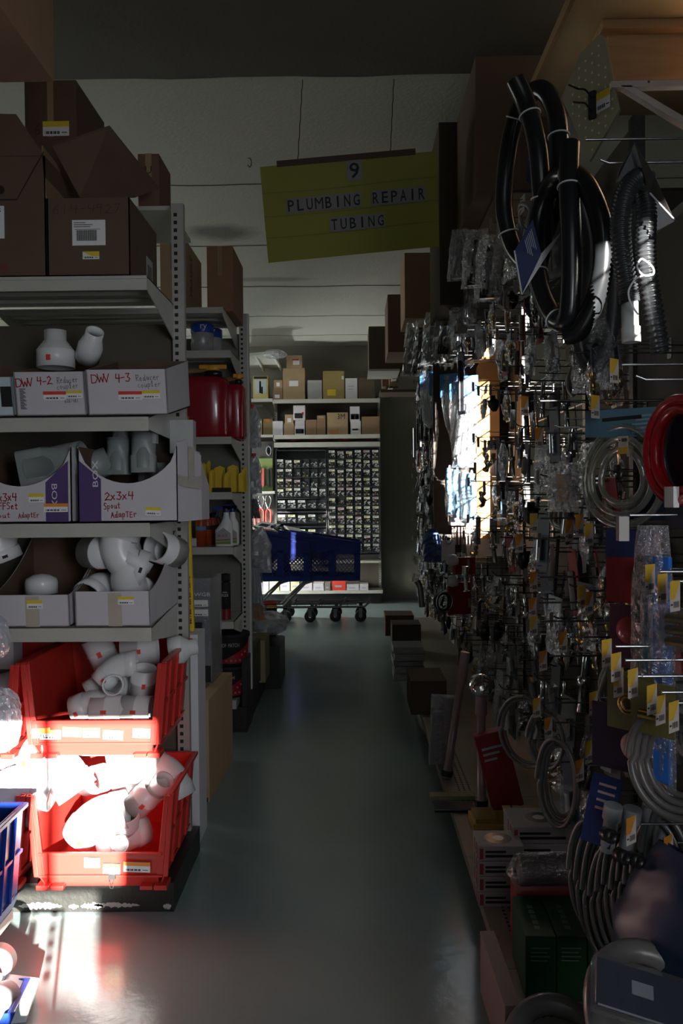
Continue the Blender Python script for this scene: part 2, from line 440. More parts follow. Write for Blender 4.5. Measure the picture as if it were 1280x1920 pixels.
struct('wall_right', MB().mm((3.6,-1,0), (3.7,10.8,4.4)), wallm)
# unseen front wall, its openings cut to shape the sun patches
def holed(name, X0, X1, Z0, Z1, Y, th, holes, mat):
    mb = MB(); xs = sorted({X0, X1, *[h[0] for h in holes], *[h[1] for h in holes]})
    for a, b in zip(xs[:-1], xs[1:]):
        hs = sorted([(h[2], h[3]) for h in holes if h[0] <= a+1e-6 and h[1] >= b-1e-6])
        z = Z0
        for h0, h1 in hs:
            if h0 > z: mb.mm((a, Y-th, z), (b, Y, h0))
            z = h1
        if z < Z1: mb.mm((a, Y-th, z), (b, Y, Z1))
    return struct(name, mb, mat)
HOLES = [(-.12,.13,.68,.86), (.13,.30,.67,.86), (.05,.38,.86,1.16), (-.10,.49,1.16,1.425), (1.485,1.61,2.30,2.62), (1.395,1.44,1.50,1.95), (2.245,2.74,2.33,3.28), (2.34,3.0,3.42,3.82), (3.03,3.10,3.30,3.62)]
holed('wall_front', -7.0, 3.6, 0, 4.4, -1.0, .15, HOLES, wallf)
wf = MB()
for a in (.12,): wf.mm((a-.012,-1.08,.86), (a+.012,-1.04,1.45))
for z in (.86, 1.18): wf.mm((-.12,-1.08,z-.010), (.49,-1.04,z+.010))
struct('opening_bars_1', wf, steel)  # unseen bars added across the left sun openings
wf = MB()
for a in (2.36, 2.55): wf.mm((a-.008,-1.08,2.33), (a+.008,-1.04,3.28))
struct('opening_bars_2', wf, steel)  # more unseen bars, added to break up the right sun opening

# ================================================================== SHELVING (left side)
def upright(mb, x, y, z0, z1, w=.030, d=.030, mi=0, ms=1):
    mb.mm((x-w/2, y, z0), (x+w/2, y+d, z1), mi)
    z = z0+.03
    while z < z1-.03:
        mb.mm((x-w*.30, y-.0012, z), (x-w*.02, y+.001, z+.013), ms); z += .0254*1.12
def shelf_part(parent, X0, X1, Yf, Yb, z, tilt=0., lip=.045, name='shelf', mat=None, gusset=True, label=None):
    mb = MB(); L_ = Yb-Yf; s = math.tan(tilt)
    def q(x, y, dz): return Vector((x, y, z+(y-Yf)*s+dz))
    mb.plate([q(X0,Yf,-.004),q(X1,Yf,-.004),q(X1,Yb,-.004),q(X0,Yb,-.004)], (0,0,1), .004)
    mb.plate([(X0,Yf,z-lip),(X1,Yf,z-lip),(X1,Yf,z),(X0,Yf,z)], (0,1,0), .004)
    mb.plate([(X0,Yf-.004,z-.010),(X1,Yf-.004,z-.010),(X1,Yf-.004,z),(X0,Yf-.004,z)], (0,1,0), .004)
    for k in range(1, 4):
        y = Yf+L_*k/4; mb.mm((X0+.01, y-.02, z+(y-Yf)*s-.018), (X1-.01, y+.02, z+(y-Yf)*s-.005))
    o = mb.build(name, mat or steel, parent, label)
    if gusset:
        for x in (X0, X1-.004):
            g = MB().plate([q(x,Yf+.002,0),q(x,Yb,0),q(x,Yb,-.13),q(x,Yf+.04,-.05),q(x,Yf+.002,-.04)], (1,0,0), .004)
            g.build('shelf_bracket', mat or steelw, o)
    return o
XR = -.655
uA = thing('gondola_shelving', 'near grey steel shelving unit with white fittings boxes and red bins', 'shelving unit', (0,0,0))
mb = MB(); mb.mm((-1.87,3.10,.11), (XR+.03,3.115,2.0)); mb.build('back_panel', panelm, uA)
for x in (XR+.018, -1.86):
    mb = MB(); upright(mb, x, 3.07, .0, 2.44, .045, .03); mb.build('upright', [postm, dark], uA)
shelf_part(uA, -1.87, XR, 2.67, 3.07, 2.067)
shelf_part(uA, -1.87, XR, 2.67, 3.07, 1.612, R(11))
shelf_part(uA, -1.87, XR, 2.67, 3.07, 1.268)
shelf_part(uA, -1.87, XR, 2.67, 3.07, .927, R(5))
shelf_part(uA, -1.87, XR-.03, 2.80, 3.07, .512, 0, name='shelf', gusset=False)
mb = MB(); mb.mm((-1.87,2.655,0), (-.59,3.12,.095))
mb.build('base', blackm, uA)
mb = MB()   # worn white paint along the base
r2 = random.Random(4)
def scuff(x0, x1, z, h):
    n = 26; top = []; bot = []
    for k in range(n+1):
        x = x0+(x1-x0)*k/n; e = abs(math.sin(math.pi*k/n))**.5
        top.append((x, 2.6542, z+h*.5*e*r2.uniform(.4,1.2))); bot.append((x, 2.6542, z-h*.5*e*r2.uniform(.3,1.2)))
    for k in range(n): mb.quad(bot[k], bot[k+1], top[k+1], top[k])
for sc_ in ((-1.10,-.955,.020,.024),(-.935,-.90,.018,.016),(-.895,-.82,.020,.022),(-.855,-.70,.022,.018),(-.625,-.598,.018,.022)):
    mb = MB(); scuff(*sc_); mb.build('worn_paint', M('worn_paint', (.42,.41,.39), .6), uA)

# ---- open cardboard display boxes on unit A
def dispbox(name, label, x0, x1, Yf, dep, z, hf, hb, curve='lin', mats=(whitec, cardd), tilt=0., cut=None, cat='box', group=None, th=.004, yaw_=0., flare=0.):
    w_ = x1-x0; t = thing(name, label, cat, ((x0+x1)/2, Yf, z), (tilt, 0, yaw_), group)
    mb = MB(); hx = w_/2
    def wall(pts, n, inner_n):
        mb.plate(pts, n, th*.5, 0)
        e = Vector(n).normalized()*th*.5
        mb.plate([Vector(p)+e for p in pts], n, th*.5, 1)
    # front
    if cut is None:
        f = [(-hx,0,0),(hx,0,0),(hx,0,hf),(-hx,0,hf)]
    else:
        n = 14; f = [(-hx,0,0),(hx,0,0)]
        for k in range(n+1):
            a = 1-k/n; q = abs(math.sin(math.pi*a))**.55; f.append((-hx+w_*a, 0, hf+(cut-hf)*(1-q)))
    wall(f, (0,1,0), 1)
    for sgn in (-1, 1):
        n = 10; top = []
        for k in range(n+1):
            a = k/n; y = dep*a
            if curve == 'lin': h = hf+(hb-hf)*a
            elif curve == 'arc': h = hf+(hb-hf)*(a**1.8)
            else: h = (cut or hf)
            top.append((sgn*(hx+flare*a), y, h))
        pts = [(sgn*hx,0,0)]+top+[(sgn*(hx+flare),dep,0)]
        mb.plate(pts, (-sgn,0,0), th*.5, 0); mb.plate([Vector(p)+Vector((-sgn*th*.5,0,0)) for p in pts], (-sgn,0,0), th*.5, 1)
    mb.plate([(-hx-flare,dep,0),(hx+flare,dep,0),(hx+flare,dep,hb),(-hx-flare,dep,hb)], (0,-1,0), th*.5, 0)
    mb.plate([(-hx-flare,dep-th*.5,0),(hx+flare,dep-th*.5,0),(hx+flare,dep-th*.5,hb),(-hx-flare,dep-th*.5,hb)], (0,-1,0), th*.5, 1)
    mb.plate([(-hx,0,0),(hx,0,0),(hx+flare,dep,0),(-hx-flare,dep,0)], (0,0,1), th, 1)
    mb.build('carton', list(mats), t)
    return t
def sx(px): return P(px, 930, 2.66).x
def sz(py): return P(300, py, 2.66).z
S2 = 1.612; Y2 = 2.662
# DWV 4-3 box
bx = dispbox('display_box', 'white open box handwritten DWV 4-3 Reducer coupler, at the shelf end', sx(168), sx(317), Y2, .37, S2+.006, .145, .165, 'lin', tilt=R(10), flare=0)
wb = (sx(317)-sx(168))
def hx_(px, a): return (px-a)/149*wb-wb/2
def wr(parent, items, name='handwriting', mat=redink, wd=.09):
    mb = MB()
    for st, x, z, uw, h, rot in items:
        hand(mb, st, (x, -.0012, z), (uw*math.cos(rot), 0, uw*math.sin(rot)), (-h*.05, 0, h), wd=wd)
    return mb.build(name, mat, parent)
def stk(parent, x, z, w_, h, mat=redt, kind=0, name='price_sticker', y=-.0006, rot=0.):
    c, s_ = math.cos(rot), math.sin(rot)
    return sticker(MB(), (x, y, z), (w_*c, 0, w_*s_), (-h*s_, 0, h*c), (0,-1,0), kind=kind).build(name, [paper, mat, ink], parent)
wr(bx, [('DWV', -.111, .103, .025, .026, R(3)), ('4-3', -.034, .105, .021, .027, R(3))], wd=.12)
wr(bx, [('Reducer', .032, .108, .0141, .020, R(3)), ('coupler', .036, .087, .0141, .018, R(3))], 'black_handwriting', ink, .07)
stk(bx, -.028, .048, .076, .028, redt); stk(bx, .048, .052, .058, .026, yellowt)
# DWV 4-2 box
bx = dispbox('display_box', 'white open box handwritten DWV 4-2 Reducer coupler, holding large reducers', sx(34), sx(164), Y2, .37, S2+.006, .140, .155, 'lin', tilt=R(10))
wr(bx, [('DWV', -.106, .093, .0235, .026, R(4)), ('4-2', -.038, .097, .021, .026, R(4))], wd=.12)
wr(bx, [('Reducer', .027, .103, .0126, .020, R(3)), ('coupler', .024, .084, .0132, .018, R(3)), ], 'black_handwriting', ink, .07)
wr(bx, [('6261481', .046, .041, .0085, .011, R(2))], 'black_number', ink, .10)
stk(bx, -.022, .050, .074, .028, redt); stk(bx, .052, .056, .052, .024, yellowt)
mb = MB()
for k in range(16): mb.mm((-.098,-.0014,.022+k*.0042), (-.078-.004*(k % 3),-.0008,.022+k*.0042+.0022))
mb.build('barcode', ink, bx)
bx = dispbox('display_box', 'pale printed box cut off by the photo edge left of the DWV 4-2 box', sx(-95), sx(29), Y2, .37, S2+.006, .125, .15, 'lin', tilt=R(10), mats=(M('pale_print_box', (.55,.66,.70), .6), cardd))
stk(bx, .035, .03, .03, .03, yellowt); 
mb = MB(); mb.mm((.070,-.0015,.03), (.105,-.0005,.095)); mb.build('printed_picture', ink, bx)
mb = MB(); text(mb, '1', (.055,-.0016,.045), (.008,0,0), (0,0,.022)); mb.build('printed_number', redink, bx)
# BOX boxes on shelf 3
S3 = 1.268; 
def purple_band(t, x0, x1, h, txt_x, flip):
    mb = MB(); mb.plate([(x0,-.0008,.002),(x1,-.0008,.002),(x1,-.0008,h[1]),(x0,-.0008,h[0])], (0,-1,0), .0003); mb.build('purple_band', purple, t)
    mb = MB()
    if not flip: text(mb, 'BOX', (txt_x,-.0016,.115), (0,0,.085), (-.018,0,0))
    else: text(mb, 'BOX', (txt_x-.018,-.0016,.125), (0,0,-.08), (.018,0,0))
    mb.build('lettering', white, t, 'white rotated lettering')
bx = dispbox('display_box', 'white open box with purple band, handwritten 2x3x4 Spout Adapter', sx(146), sx(333), Y2, .40, S3+.004, .125, .245, 'none', cut=.245)
w3 = sx(333)-sx(146); h3 = w3/2
purple_band(bx, -h3+.004, -h3+.075, (.20,.14), -h3+.066, False)
wr(bx, [('2x3x4', -.074, .070, .0243, .026, R(2)), ('Spout', -.078, .042, .0145, .020, R(3)), ('AdapTEr', -.055, .014, .0158, .021, R(2))], wd=.13)
stk(bx, .056, .022, .05, .026, yellowt, rot=R(-3))
# torn right flap bent outwards, with tape
mb = MB()
f = [(h3,0,.0),(h3+.022,.05,.0),(h3+.055,.12,.002),(h3+.060,.24,.002)]
ht = [.255,.25,.20,.10]
for a, b, ha, hb_ in zip(f[:-1], f[1:], ht[:-1], ht[1:]):
    mb.plate([a, b, (b[0],b[1],hb_+.02), (a[0],a[1],ha)], (-1,.3,0), .004)
mb.build('torn_flap', whitec, bx)
mb = MB()
mb.plate([(h3+.003,-.002,.118),(h3+.025,.046,.110),(h3+.058,.115,.105),(h3+.058,.115,.150),(h3+.025,.046,.145),(h3+.003,-.002,.150)], (.9,-.4,0), .001)
mb.plate([(h3+.026,.046,.14),(h3+.040,.080,.14),(h3+.040,.080,.245),(h3+.026,.046,.245)], (.9,-.4,0), .001)
mb.build('packing_tape', M('packing_tape', (.50,.47,.42), .12, 0, .2, 40, .4, 50), bx)
bx = dispbox('display_box', 'white open box with purple band, handwritten OFFSet Spout Adapter', sx(-60), sx(134), Y2, .40, S3+.004, .118, .245, 'none', cut=.245)
purple_band(bx, h3-.078, h3-.004, (.13,.20), h3-.040, True)
wr(bx, [('2x3x4', -.0846, .070, .0195, .026, R(2)), ('OFFSet', -.081, .044, .0166, .021, R(1)), ('Spout', -.100, .016, .0185, .018, R(1)), ('AdaptEr', -.005, .015, .0128, .018, R(3))], wd=.13)
stk(bx, .029, .066, .050, .028, yellowt); stk(bx, .078, .034, .078, .028, oranget, y=-.0016)
# elbow boxes on shelf 4
S4 = .927
bx = dispbox('display_box', 'white open box full of white elbow fittings, above the red bins', sx(138), sx(279), Y2, .37, S4+.006, .115, .27, 'arc', tilt=R(4), flare=.01)
stk(bx, .018, .072, .052, .026, yellowt); 
tapem = M('aged_tape', (.50,.44,.36), .4)
mb = MB(); mb.mm((-.015,-.0008,.0), (.03,-.0004,.11)); mb.build('aged_tape', tapem, bx)
bx = dispbox('display_box', 'white open box with only a few caps left, beside the elbow box', sx(-20), sx(127), Y2, .37, S4+.006, .105, .25, 'arc', tilt=R(4))
stk(bx, -.01, .060, .052, .028, yellowt); mb = MB(); mb.mm((-.015,-.0008,.0), (.03,-.0004,.10)); mb.build('aged_tape', tapem, bx)

# ---- fittings
def arc_pts(rb, ang, n=10):
    return [Vector((rb*(1-math.cos(a)), 0, rb*math.sin(a))) for a in [ang*k/n for k in range(n+1)]]
def fit_elbow(ang, r=.055, hub=.045, name='elbow_fitting', mat=pvc, mark=None):
    """pipe elbow in local XZ plane starting along +Z"""
    rb = r*1.25 if ang > R(60) else r*1.9
    a = arc_pts(rb, ang); d = Vector((math.sin(ang), 0, math.cos(ang)))
    pts = [Vector((0,0,-hub)), Vector((0,0,-.004)), Vector((0,0,-.002))]+a[0:]+[a[-1]+d*.002, a[-1]+d*.004, a[-1]+d*hub]
    ro = [r*1.06]*2+[r]+[r]*len(a)+[r]+[r*1.06]*2
    mb = MB().pipe(pts, ro, .005, 28)
    t = thing(name, 'x', 'pipe fitting'); mb.build('pipe_body', mat, t)
    if mark:
        m2 = MB(); m2.mm((-.008,-r*1.06-.001,-hub*.7), (.008,-r*1.06+.004,-hub*.45)); m2.build('sticker', mark, t)
    c = a[len(a)//2]*.5
    return t
def fit_coupler(r=.056, L_=.10, name='coupler_fitting', mat=pvc, mark=None):
    mb = MB().pipe([(0,0,-L_/2),(0,0,-.003),(0,0,-.002),(0,0,.002),(0,0,.003),(0,0,L_/2)], [r,r,r*1.03,r*1.03,r,r], .005, 28)
    t = thing(name, 'x', 'pipe fitting'); mb.build('pipe_body', mat, t)
    if mark: MB().mm((-.009,-r*1.03-.001,-.012), (.005,-r+.004,.008)).build('sticker', mark, t)
    return t
def fit_reducer(r0=.06, r1=.034, name='reducer_fitting', mark=None):
    mb = MB().pipe([(0,0,0),(0,0,.055),(0,0,.057),(0,0,.085),(0,0,.087),(0,0,.12)], [r0,r0,r0*.97,r1*1.1,r1,r1], .005, 28)
    t = thing(name, 'x', 'pipe fitting'); mb.build('pipe_body', pvc, t)
    if mark: MB().mm((-.010,-r0-.001,.016), (.004,-r0+.004,.034)).build('sticker', mark, t)
    return t
def fit_cap(r=.057, name='cap_fitting'):
    mb = MB().lathe([(r-.005,0),(r,0),(r,.04),(r*.93,.052),(r*.5,.066),(.001,.07)], 28)
    t = thing(name, 'x', 'pipe fitting'); mb.build('pipe_body', pvc, t); return t
def fit_spout(name='spout_adapter'):
    mb = MB()
    w1, d1, h1 = .052, .036, .07
    def ring(hx, hy, z, k=20, p=4):
        out = []
        for i in range(k):
            a = 2*math.pi*i/k; c, s_ = math.cos(a), math.sin(a)
            out.append((math.copysign(abs(c)**(2/p), c)*hx, math.copysign(abs(s_)**(2/p), s_)*hy, z))
        return out
    rs = [ring(w1,d1,0,p=8), ring(w1,d1,h1,p=8), ring(w1*.92,d1*.98,h1+.004,p=6), ring(.050,.050,h1+.05,p=2), ring(.050,.050,h1+.10,p=2), ring(.046,.046,h1+.10,p=2), ring(.044,.044,.02,p=2)]
    vs = [v for r_ in rs for v in r_]; fs = []
    for i in range(len(rs)-1):
        for k in range(20): fs.append((i*20+k, i*20+(k+1) % 20, (i+1)*20+(k+1) % 20, (i+1)*20+k))
    mb.add(vs, fs, 0, None, True)
    t = thing(name, 'x', 'pipe fitting'); mb.build('adapter_body', pvcg, t); return t
K_e90 = Kind(fit_elbow(R(90), .052, .035, mark=ink)); K_e45 = Kind(fit_elbow(R(45), .052, .05, mark=redt)); K_e45b = Kind(fit_elbow(R(45), .040, .04, mark=redt))
K_cp = Kind(fit_coupler(.050, .11, mark=redt)); K_cps = Kind(fit_coupler(.036, .08)); K_red = Kind(fit_reducer(mark=redt)); K_reds = Kind(fit_reducer(.042,.030)); K_cap = Kind(fit_cap()); K_sp = Kind(fit_spout())
def fit(K, px, py, Y, rot, label, group=None, s=1.):
    p = P(px, py, Y); return K.put(p, tuple(R(a) for a in rot), label, group, (s, s, s))
G1 = 'reducers in the DWV boxes'
fit(K_red, 105, 690, 2.82, (0,0,0), 'large white reducer with a red sticker standing in the DWV 4-2 box', G1, 1.06)
fit(K_reds, 163, 672, 2.84, (50,0,35), 'small white reducer tipped towards the viewer behind the large one', G1, 1.0)
G2 = 'elbows in the open box'
fit(K_cp, 188, 1036, 2.80, (90,0,60), 'white fitting with black print standing upright at left of the elbow box', G2, 1.1)
fit(K_e90, 250, 1062, 2.76, (0,-70,15), 'topmost white elbow resting tilted on the pile in the box', G2, 1.15)
fit(K_e90, 232, 1030, 2.90, (20,-40,60), 'white elbow at the back of the box behind the topmost one', G2, 1.1)
fit(K_e90, 178, 1110, 2.80, (30,60,100), 'white elbow lying low at the front left of the elbow box', G2, 1.1)
fit(K_e90, 252, 1108, 2.80, (40,-60,20), 'white elbow lying low at the front right of the elbow box', G2, 1.1)
fit(K_cp, 312, 1030, 2.90, (75,20,-30), 'white fitting leaning at the right side wall of the elbow box', G2, 1.1)
fit(K_cap, 78, 1112, 2.80, (0,0,0), 'single white cap lying in the nearly empty box', None, .95)
fit(K_e90, 0, 1030, 2.80, (0,-20,30), 'white elbow standing at the photo edge over the nearly empty box', None, 1.15)
G3 = 'spout adapters'
for px, py, Y, rot, sc, lb in ((270,858,2.82,(0,0,8),.82,'front right grey spout adapter in the purple-banded box'), (222,862,2.84,(0,0,-5),.75,'front left grey spout adapter in the purple-banded box'),
    (285,840,2.96,(180,0,10),.95,'grey spout adapter turned upside down at the back of the stack'), (235,835,2.97,(0,0,0),.85,'grey spout adapter at the back, half hidden in shade')):
    fit(K_sp, px, py+28, Y, rot, lb, G3, sc)
fit(K_sp, 278, 832, 2.82, (0,0,4), 'grey spout adapter standing on top of the front right one', G3, .62)
fit(K_sp, 226, 838, 2.84, (0,0,4), 'grey spout adapter standing on top of the front left one', G3, .5)
fit(K_sp, 45, 882, 2.76, (20,80,15), 'pale offset adapter lying on its side in the OFFSet box', G3, 1.25)
fit(K_sp, 112, 895, 2.80, (10,70,30), 'shaded offset adapter at the right of the OFFSet box', G3, 1.0)
t = thing('carton', 'small white carton standing behind the torn flap on the shelf end', 'box', P(343, 835, 3.0), (0,0,0))
mb = MB(); mb.box((0,0,.03), (.085,.06,.12)); mb.build('carton_body', M('grey_white_card', (.50,.52,.52), .6), t, bevel=.002)

# ---- red bins
def bin_(name, label, mat, W=.44, H=.31, D=.43, lip=.125, group=None):
    t = thing(name, label, 'bin', group=group)
    mb = MB(); th = .006; b = W/2-.022; c = W/2
    # local: front at y=0, base z=0; walls flare outwards upwards
    zb = .045
    for s in (-1, 1):
        pts = [(s*b,0.01,zb),(s*b,D,zb),(s*c,D,H),(s*c,.02,H),(s*c,-.008,H-.03),(s*(b+.004),-.004,lip)]
        mb.plate(pts, (-s,0,0), th)
        # rim
        mb.plate([(s*c,.0,H-.012),(s*c,D+.01,H-.012),(s*c,D+.01,H),(s*c,.0,H)], (s,0,0), .012)
        # front upright flange
        mb.plate([(s*b,-.006,zb),(s*b,.008,zb),(s*c,.008,H),(s*c,-.006,H-.006)], (s,0,0), .016)
        mb.plate([(s*(b-.02),-.006,zb),(s*b,-.006,zb),(s*c,-.006,H-.004),(s*(c-.014),-.006,H-.004)], (0,1,0), .006)
        # ribs
        for k in range(1, 4):
            y = D*k/4; mb.plate([(s*b,y-.004,zb),(s*b,y+.004,zb),(s*c,y+.004,H),(s*c,y-.004,H)], (s,0,0), .010)
        mb.plate([(s*(b+.009),.02,.16),(s*(b+.009),D,.16),(s*(b+.011),D,.172),(s*(b+.011),.02,.172)], (s,0,0), .008)
        # skirt to the foot
        mb.plate([(s*(b-.02),.02,0),(s*(b-.02),D,0),(s*b,D,zb),(s*b,.005,zb)], (s,0,0), .006)
        mb.mm((s*(b-.03)-.0,-.002,0), (s*(b+.012),.06,.016)); mb.mm((s*(b-.075),-.0,0), (s*(b-.035),.04,.014))
    mb.plate([(-b,.0,zb),(b,.0,zb),(b+.006,-.006,lip),(-b-.006,-.006,lip)], (0,1,0), th)       # low front lip
    mb.plate([(-b,-.012,lip-.010),(b,-.012,lip-.010),(b,-.012,lip),(-b,-.012,lip)], (0,1,0), .014)
    mb.plate([(-b,-.010,zb),(b,-.010,zb),(b,-.010,zb+.008),(-b,-.010,zb+.008)], (0,1,0), .012)
    mb.plate([(-b+.02,.03,0),(b-.02,.03,0),(b-.02,.02,zb),(-b+.02,.02,zb)], (0,1,0), th)       # recessed foot front
    mb.plate([(-b,0,zb),(b,0,zb),(b,D,zb),(-b,D,zb)], (0,0,1), th)
    mb.plate([(-b,D,zb),(b,D,zb),(c,D,H),(-c,D,H)], (0,-1,0), th)
    mb.plate([(-c,D,H-.012),(c,D,H-.012),(c,D,H),(-c,D,H)], (0,1,0), .012)
    mb.build('bin_body', mat, t, bevel=.0022)
    return t
b1 = bin_('storage_bin', 'upper red plastic bin of the stacked pair, holding white fittings', redp, group='red storage bins')
b1.location = (P(172,930,2.625).x, 2.62, .515)
K_bin = b1
b2 = dup(b1, (P(181,930,2.61).x, 2.60, .097), None, 'lower red plastic bin of the stacked pair, on the black base')
b3 = dup(b1, (P(172,930,2.625).x-.475, 2.625, .512), None, 'upper red bin at the photo edge, behind the plastic bags')
b4 = dup(b1, (P(181,930,2.61).x-.475, 2.605, .097), None, 'lower red bin at the photo edge, overflowing with sunlit fittings')
def bstk(t, x, z, w_, h, mat, y=-.0085, rot=0.):
    return stk(t, x, z, w_, h, mat, y=y, rot=rot)
for x, z, w_, m_, r_ in ((-.195,.070,.058,oranget,4),(-.172,.066,.068,oranget,0),(-.10,.076,.06,yellowt,-3),(-.035,.072,.056,yellowt,0),(.03,.066,.064,oranget,-3),(.125,.070,.056,whitec,-2)):
    bstk(b1, x, z, w_, .030, m_, y=-.0125-rnd.uniform(0,.002), rot=R(r_))
for x, z, w_, m_, r_ in ((-.05,.080,.05,whitec,-2),(.010,.060,.054,yellowt,-2),(.075,.066,.085,oranget,-2)):
    bstk(b2, x, z, w_, .032, m_, y=-.0125, rot=R(r_))
mb = MB(); mb.box((.04,-.017,.052), (.022,.010,.014)); mb.tube([(.036,-.020,.048),(.033,-.024,.03),(.036,-.024,.018),(.044,-.024,.018),(.047,-.024,.03),(.044,-.020,.048)], .0012, 6)
cl = thing('binder_clip', 'small black binder clip on the lower red bin front', 'clip', b2.location); mb.build('clip_body', ink, cl)
G4 = 'fittings in the upper red bin'
def fb(K, px, py, Y, rot, lb, s=1., g=G4): return fit(K, px, py, Y, rot, lb, g, s)
fb(K_cp, 262, 1218, 2.86, (0,86,8), 'long white coupler with red sticker lying on top at the back right', 1.12)
fb(K_red, 318, 1222, 2.90, (0,80,8), 'white reducer at the right bin wall, beside the long coupler', .82)
fb(K_cp, 190, 1222, 2.86, (0,-24,10), 'white coupler standing tilted at the back left of the pile', 1.0)
fb(K_e45b, 205, 1262, 2.74, (0,40,10), 'small white elbow with red sticker in the middle of the pile', 1.0)
fb(K_cps, 213, 1284, 2.70, (80,0,12), 'white ring-shaped coupler facing the viewer with its open end', .95)
fb(K_cp, 268, 1276, 2.76, (15,5,20), 'white coupler with red sticker right of the open ring', .85)
fb(K_e45, 190, 1290, 2.80, (10,60,30), 'white elbow under the open ring, mostly covered', .9)
fb(K_e45, 165, 1325, 2.72, (10,70,10), 'rounded white elbow low at the left of the upper pile', .95)
fb(K_cp, 200, 1330, 2.70, (0,90,4), 'white coupler lying low behind the bin lip', .9)
fb(K_cp, 258, 1330, 2.72, (0,90,-4), 'white coupler lying low at the right behind the bin lip', .9)
G5 = 'fittings in the lower red bin'
fb(K_cp, 178, 1462, 2.74, (0,70,-35), 'white coupler with its open round end facing out at upper left', .92, G5)
fb(K_e45, 235, 1440, 2.82, (0,80,20), 'large white elbow with black print on top of the lower pile', 1.15, G5)
fb(K_e45, 300, 1440, 2.84, (10,110,0), 'white elbow at the right end of the lower pile top', 1.0, G5)
fb(K_e45, 165, 1545, 2.70, (20,35,20), 'large sunlit white elbow curving down to the bin lip', 1.12, G5)
fb(K_cp, 232, 1545, 2.74, (25,10,0), 'sunlit white coupler standing upright in the middle', 1.0, G5)
fb(K_cp, 272, 1495, 2.76, (25,40,20), 'white coupler leaning on the right wall of the lower bin', .95, G5)
fb(K_cps, 300, 1475, 2.76, (30,30,10), 'small white coupler with open top near the right bin wall', .95, G5)
fb(K_cps, 225, 1585, 2.68, (60,0,20), 'white ring lying flat just behind the lower bin lip', .8, G5)
fb(K_e45, 215, 1580, 2.74, (60,20,80), 'white elbow lying on the bin floor under the others', .9, G5)
fb(K_cp, 252, 1480, 2.86, (10,0,0), 'white coupler half hidden at the back of the lower pile', 1.0, G5)
G6 = 'fittings in the bin at the photo edge'
fb(K_e45, 85, 1425, 2.70, (0,100,-10), 'white elbow with yellow print above the lower bin at the left', 1.25, G6)
fb(K_e45, 15, 1480, 2.68, (0,60,0), 'sunlit white elbow at the left photo edge', 1.25, G6)
fb(K_cp, 55, 1490, 2.72, (20,70,10), 'sunlit white coupler beside the edge of the lower red bin', 1.1, G6)
fb(K_cp, 12, 1440, 2.80, (0,80,0), 'shaded coupler with pale green end at the left photo edge', 1.1, G6)
fb(K_cp, 40, 1525, 2.70, (10,100,30), 'white coupler low in the bin next to the blue bin', 1.0, G6)
fb(K_cp, 20, 1290, 2.80, (20,80,30), 'shaded grey-white coupler behind the plastic bags', 1.1, G6)
t = thing('carton', 'pale carton with a yellow mark at the left edge above the bags', 'box', P(8, 1222, 2.95)); MB().box((0,0,-.01), (.10,.08,.12)).build('carton_body', whitec, t)
t = thing('carton', 'brown carton in shade below the pale carton at the left edge', 'box', P(10, 1272, 2.92)); MB().box((0,0,0), (.14,.08,.07)).build('carton_body', cardd, t)
# plastic bags at the left edge
def crumple(mb, c, d, seed, n=14, amp=.25, mi=0):
    r = random.Random(seed); vs = []; fs = []
    for i in range(n+1):
        th_ = math.pi*i/n
        for k in range(n*2):
            ph = math.pi*k/n; q = 1+amp*(r.random()-.5)
            sx_ = abs(math.sin(th_))**.6
            vs.append((c[0]+d[0]*.5*q*sx_*math.cos(ph), c[1]+d[1]*.5*q*sx_*math.sin(ph), c[2]+d[2]*.5*math.cos(th_)*(1+.1*(r.random()-.5))))
    for i in range(n):
        for k in range(n*2):
            fs.append((i*n*2+k, i*n*2+(k+1) % (n*2), (i+1)*n*2+(k+1) % (n*2), (i+1)*n*2+k))
    return mb.add(vs, fs, mi)
for i, (px, py, Y, d, lb) in enumerate(((-12,1195,2.55,(.10,.08,.13),'crinkled clear plastic bag at the left edge above the red bins'), (2,1350,2.50,(.12,.10,.19),'crinkled plastic bag of pale parts hanging over the left red bin'))):
    t = thing('plastic_bag', lb, 'bag', P(px, py, Y)); crumple(MB(), (0,0,0), d, i+3, 22, .16).build('bag_film', filmh, t)
    MB().tube([(-.03,0,-.05),(.0,0,.0),(.02,.01,.04)], .022, 12).build('contents', M('bag_contents', (.55,.56,.62), .5), t)
# blue bins at the left edge (nearer)
bb = bin_('storage_bin', 'tall blue plastic bin at the left photo edge beside the lower red bin', bluep, .40, .30, .42, group='blue storage bins')
bb.location = (-.925-.220, 2.07, .175); bb.rotation_euler = (0, 0, R(0)); bb.scale = (1, .62, 1.02)
bb2 = dup(bb, (-.85-.20, 2.02, .001), (0,0,R(6)), 'low blue tray corner at the bottom left edge with white box in it', scale=(.9,.35,.19))
t = thing('side_shelving', 'shelf end under the blue bins at the left photo edge', 'shelving unit', (0,0,0))
zb1 = bb.location.z; zb2 = bb2.location.z
mb = MB(); mb.mm((-1.9,2.12,zb1-.03), (-.98,2.33,zb1-.001)).mm((-1.3,2.15,0), (-1.26,2.19,zb1-.03)); mb.build('shelf_block', steelw, t)
mb = MB(); mb.mm((-1.9,1.85,2.60), (-1.12,2.5,2.62)); mb.mm((-1.40,2.4,0), (-1.36,2.44,2.60)); mb.build('overhead_deck', steel, t)
t = thing('carton', 'white box at the bottom left corner, resting in the blue bin', 'box', P(14, 1872, 2.14), (0,R(14),R(10))); MB().box((0,0,-.02), (.13,.12,.10)).build('carton_body', whitep, t, bevel=.003)
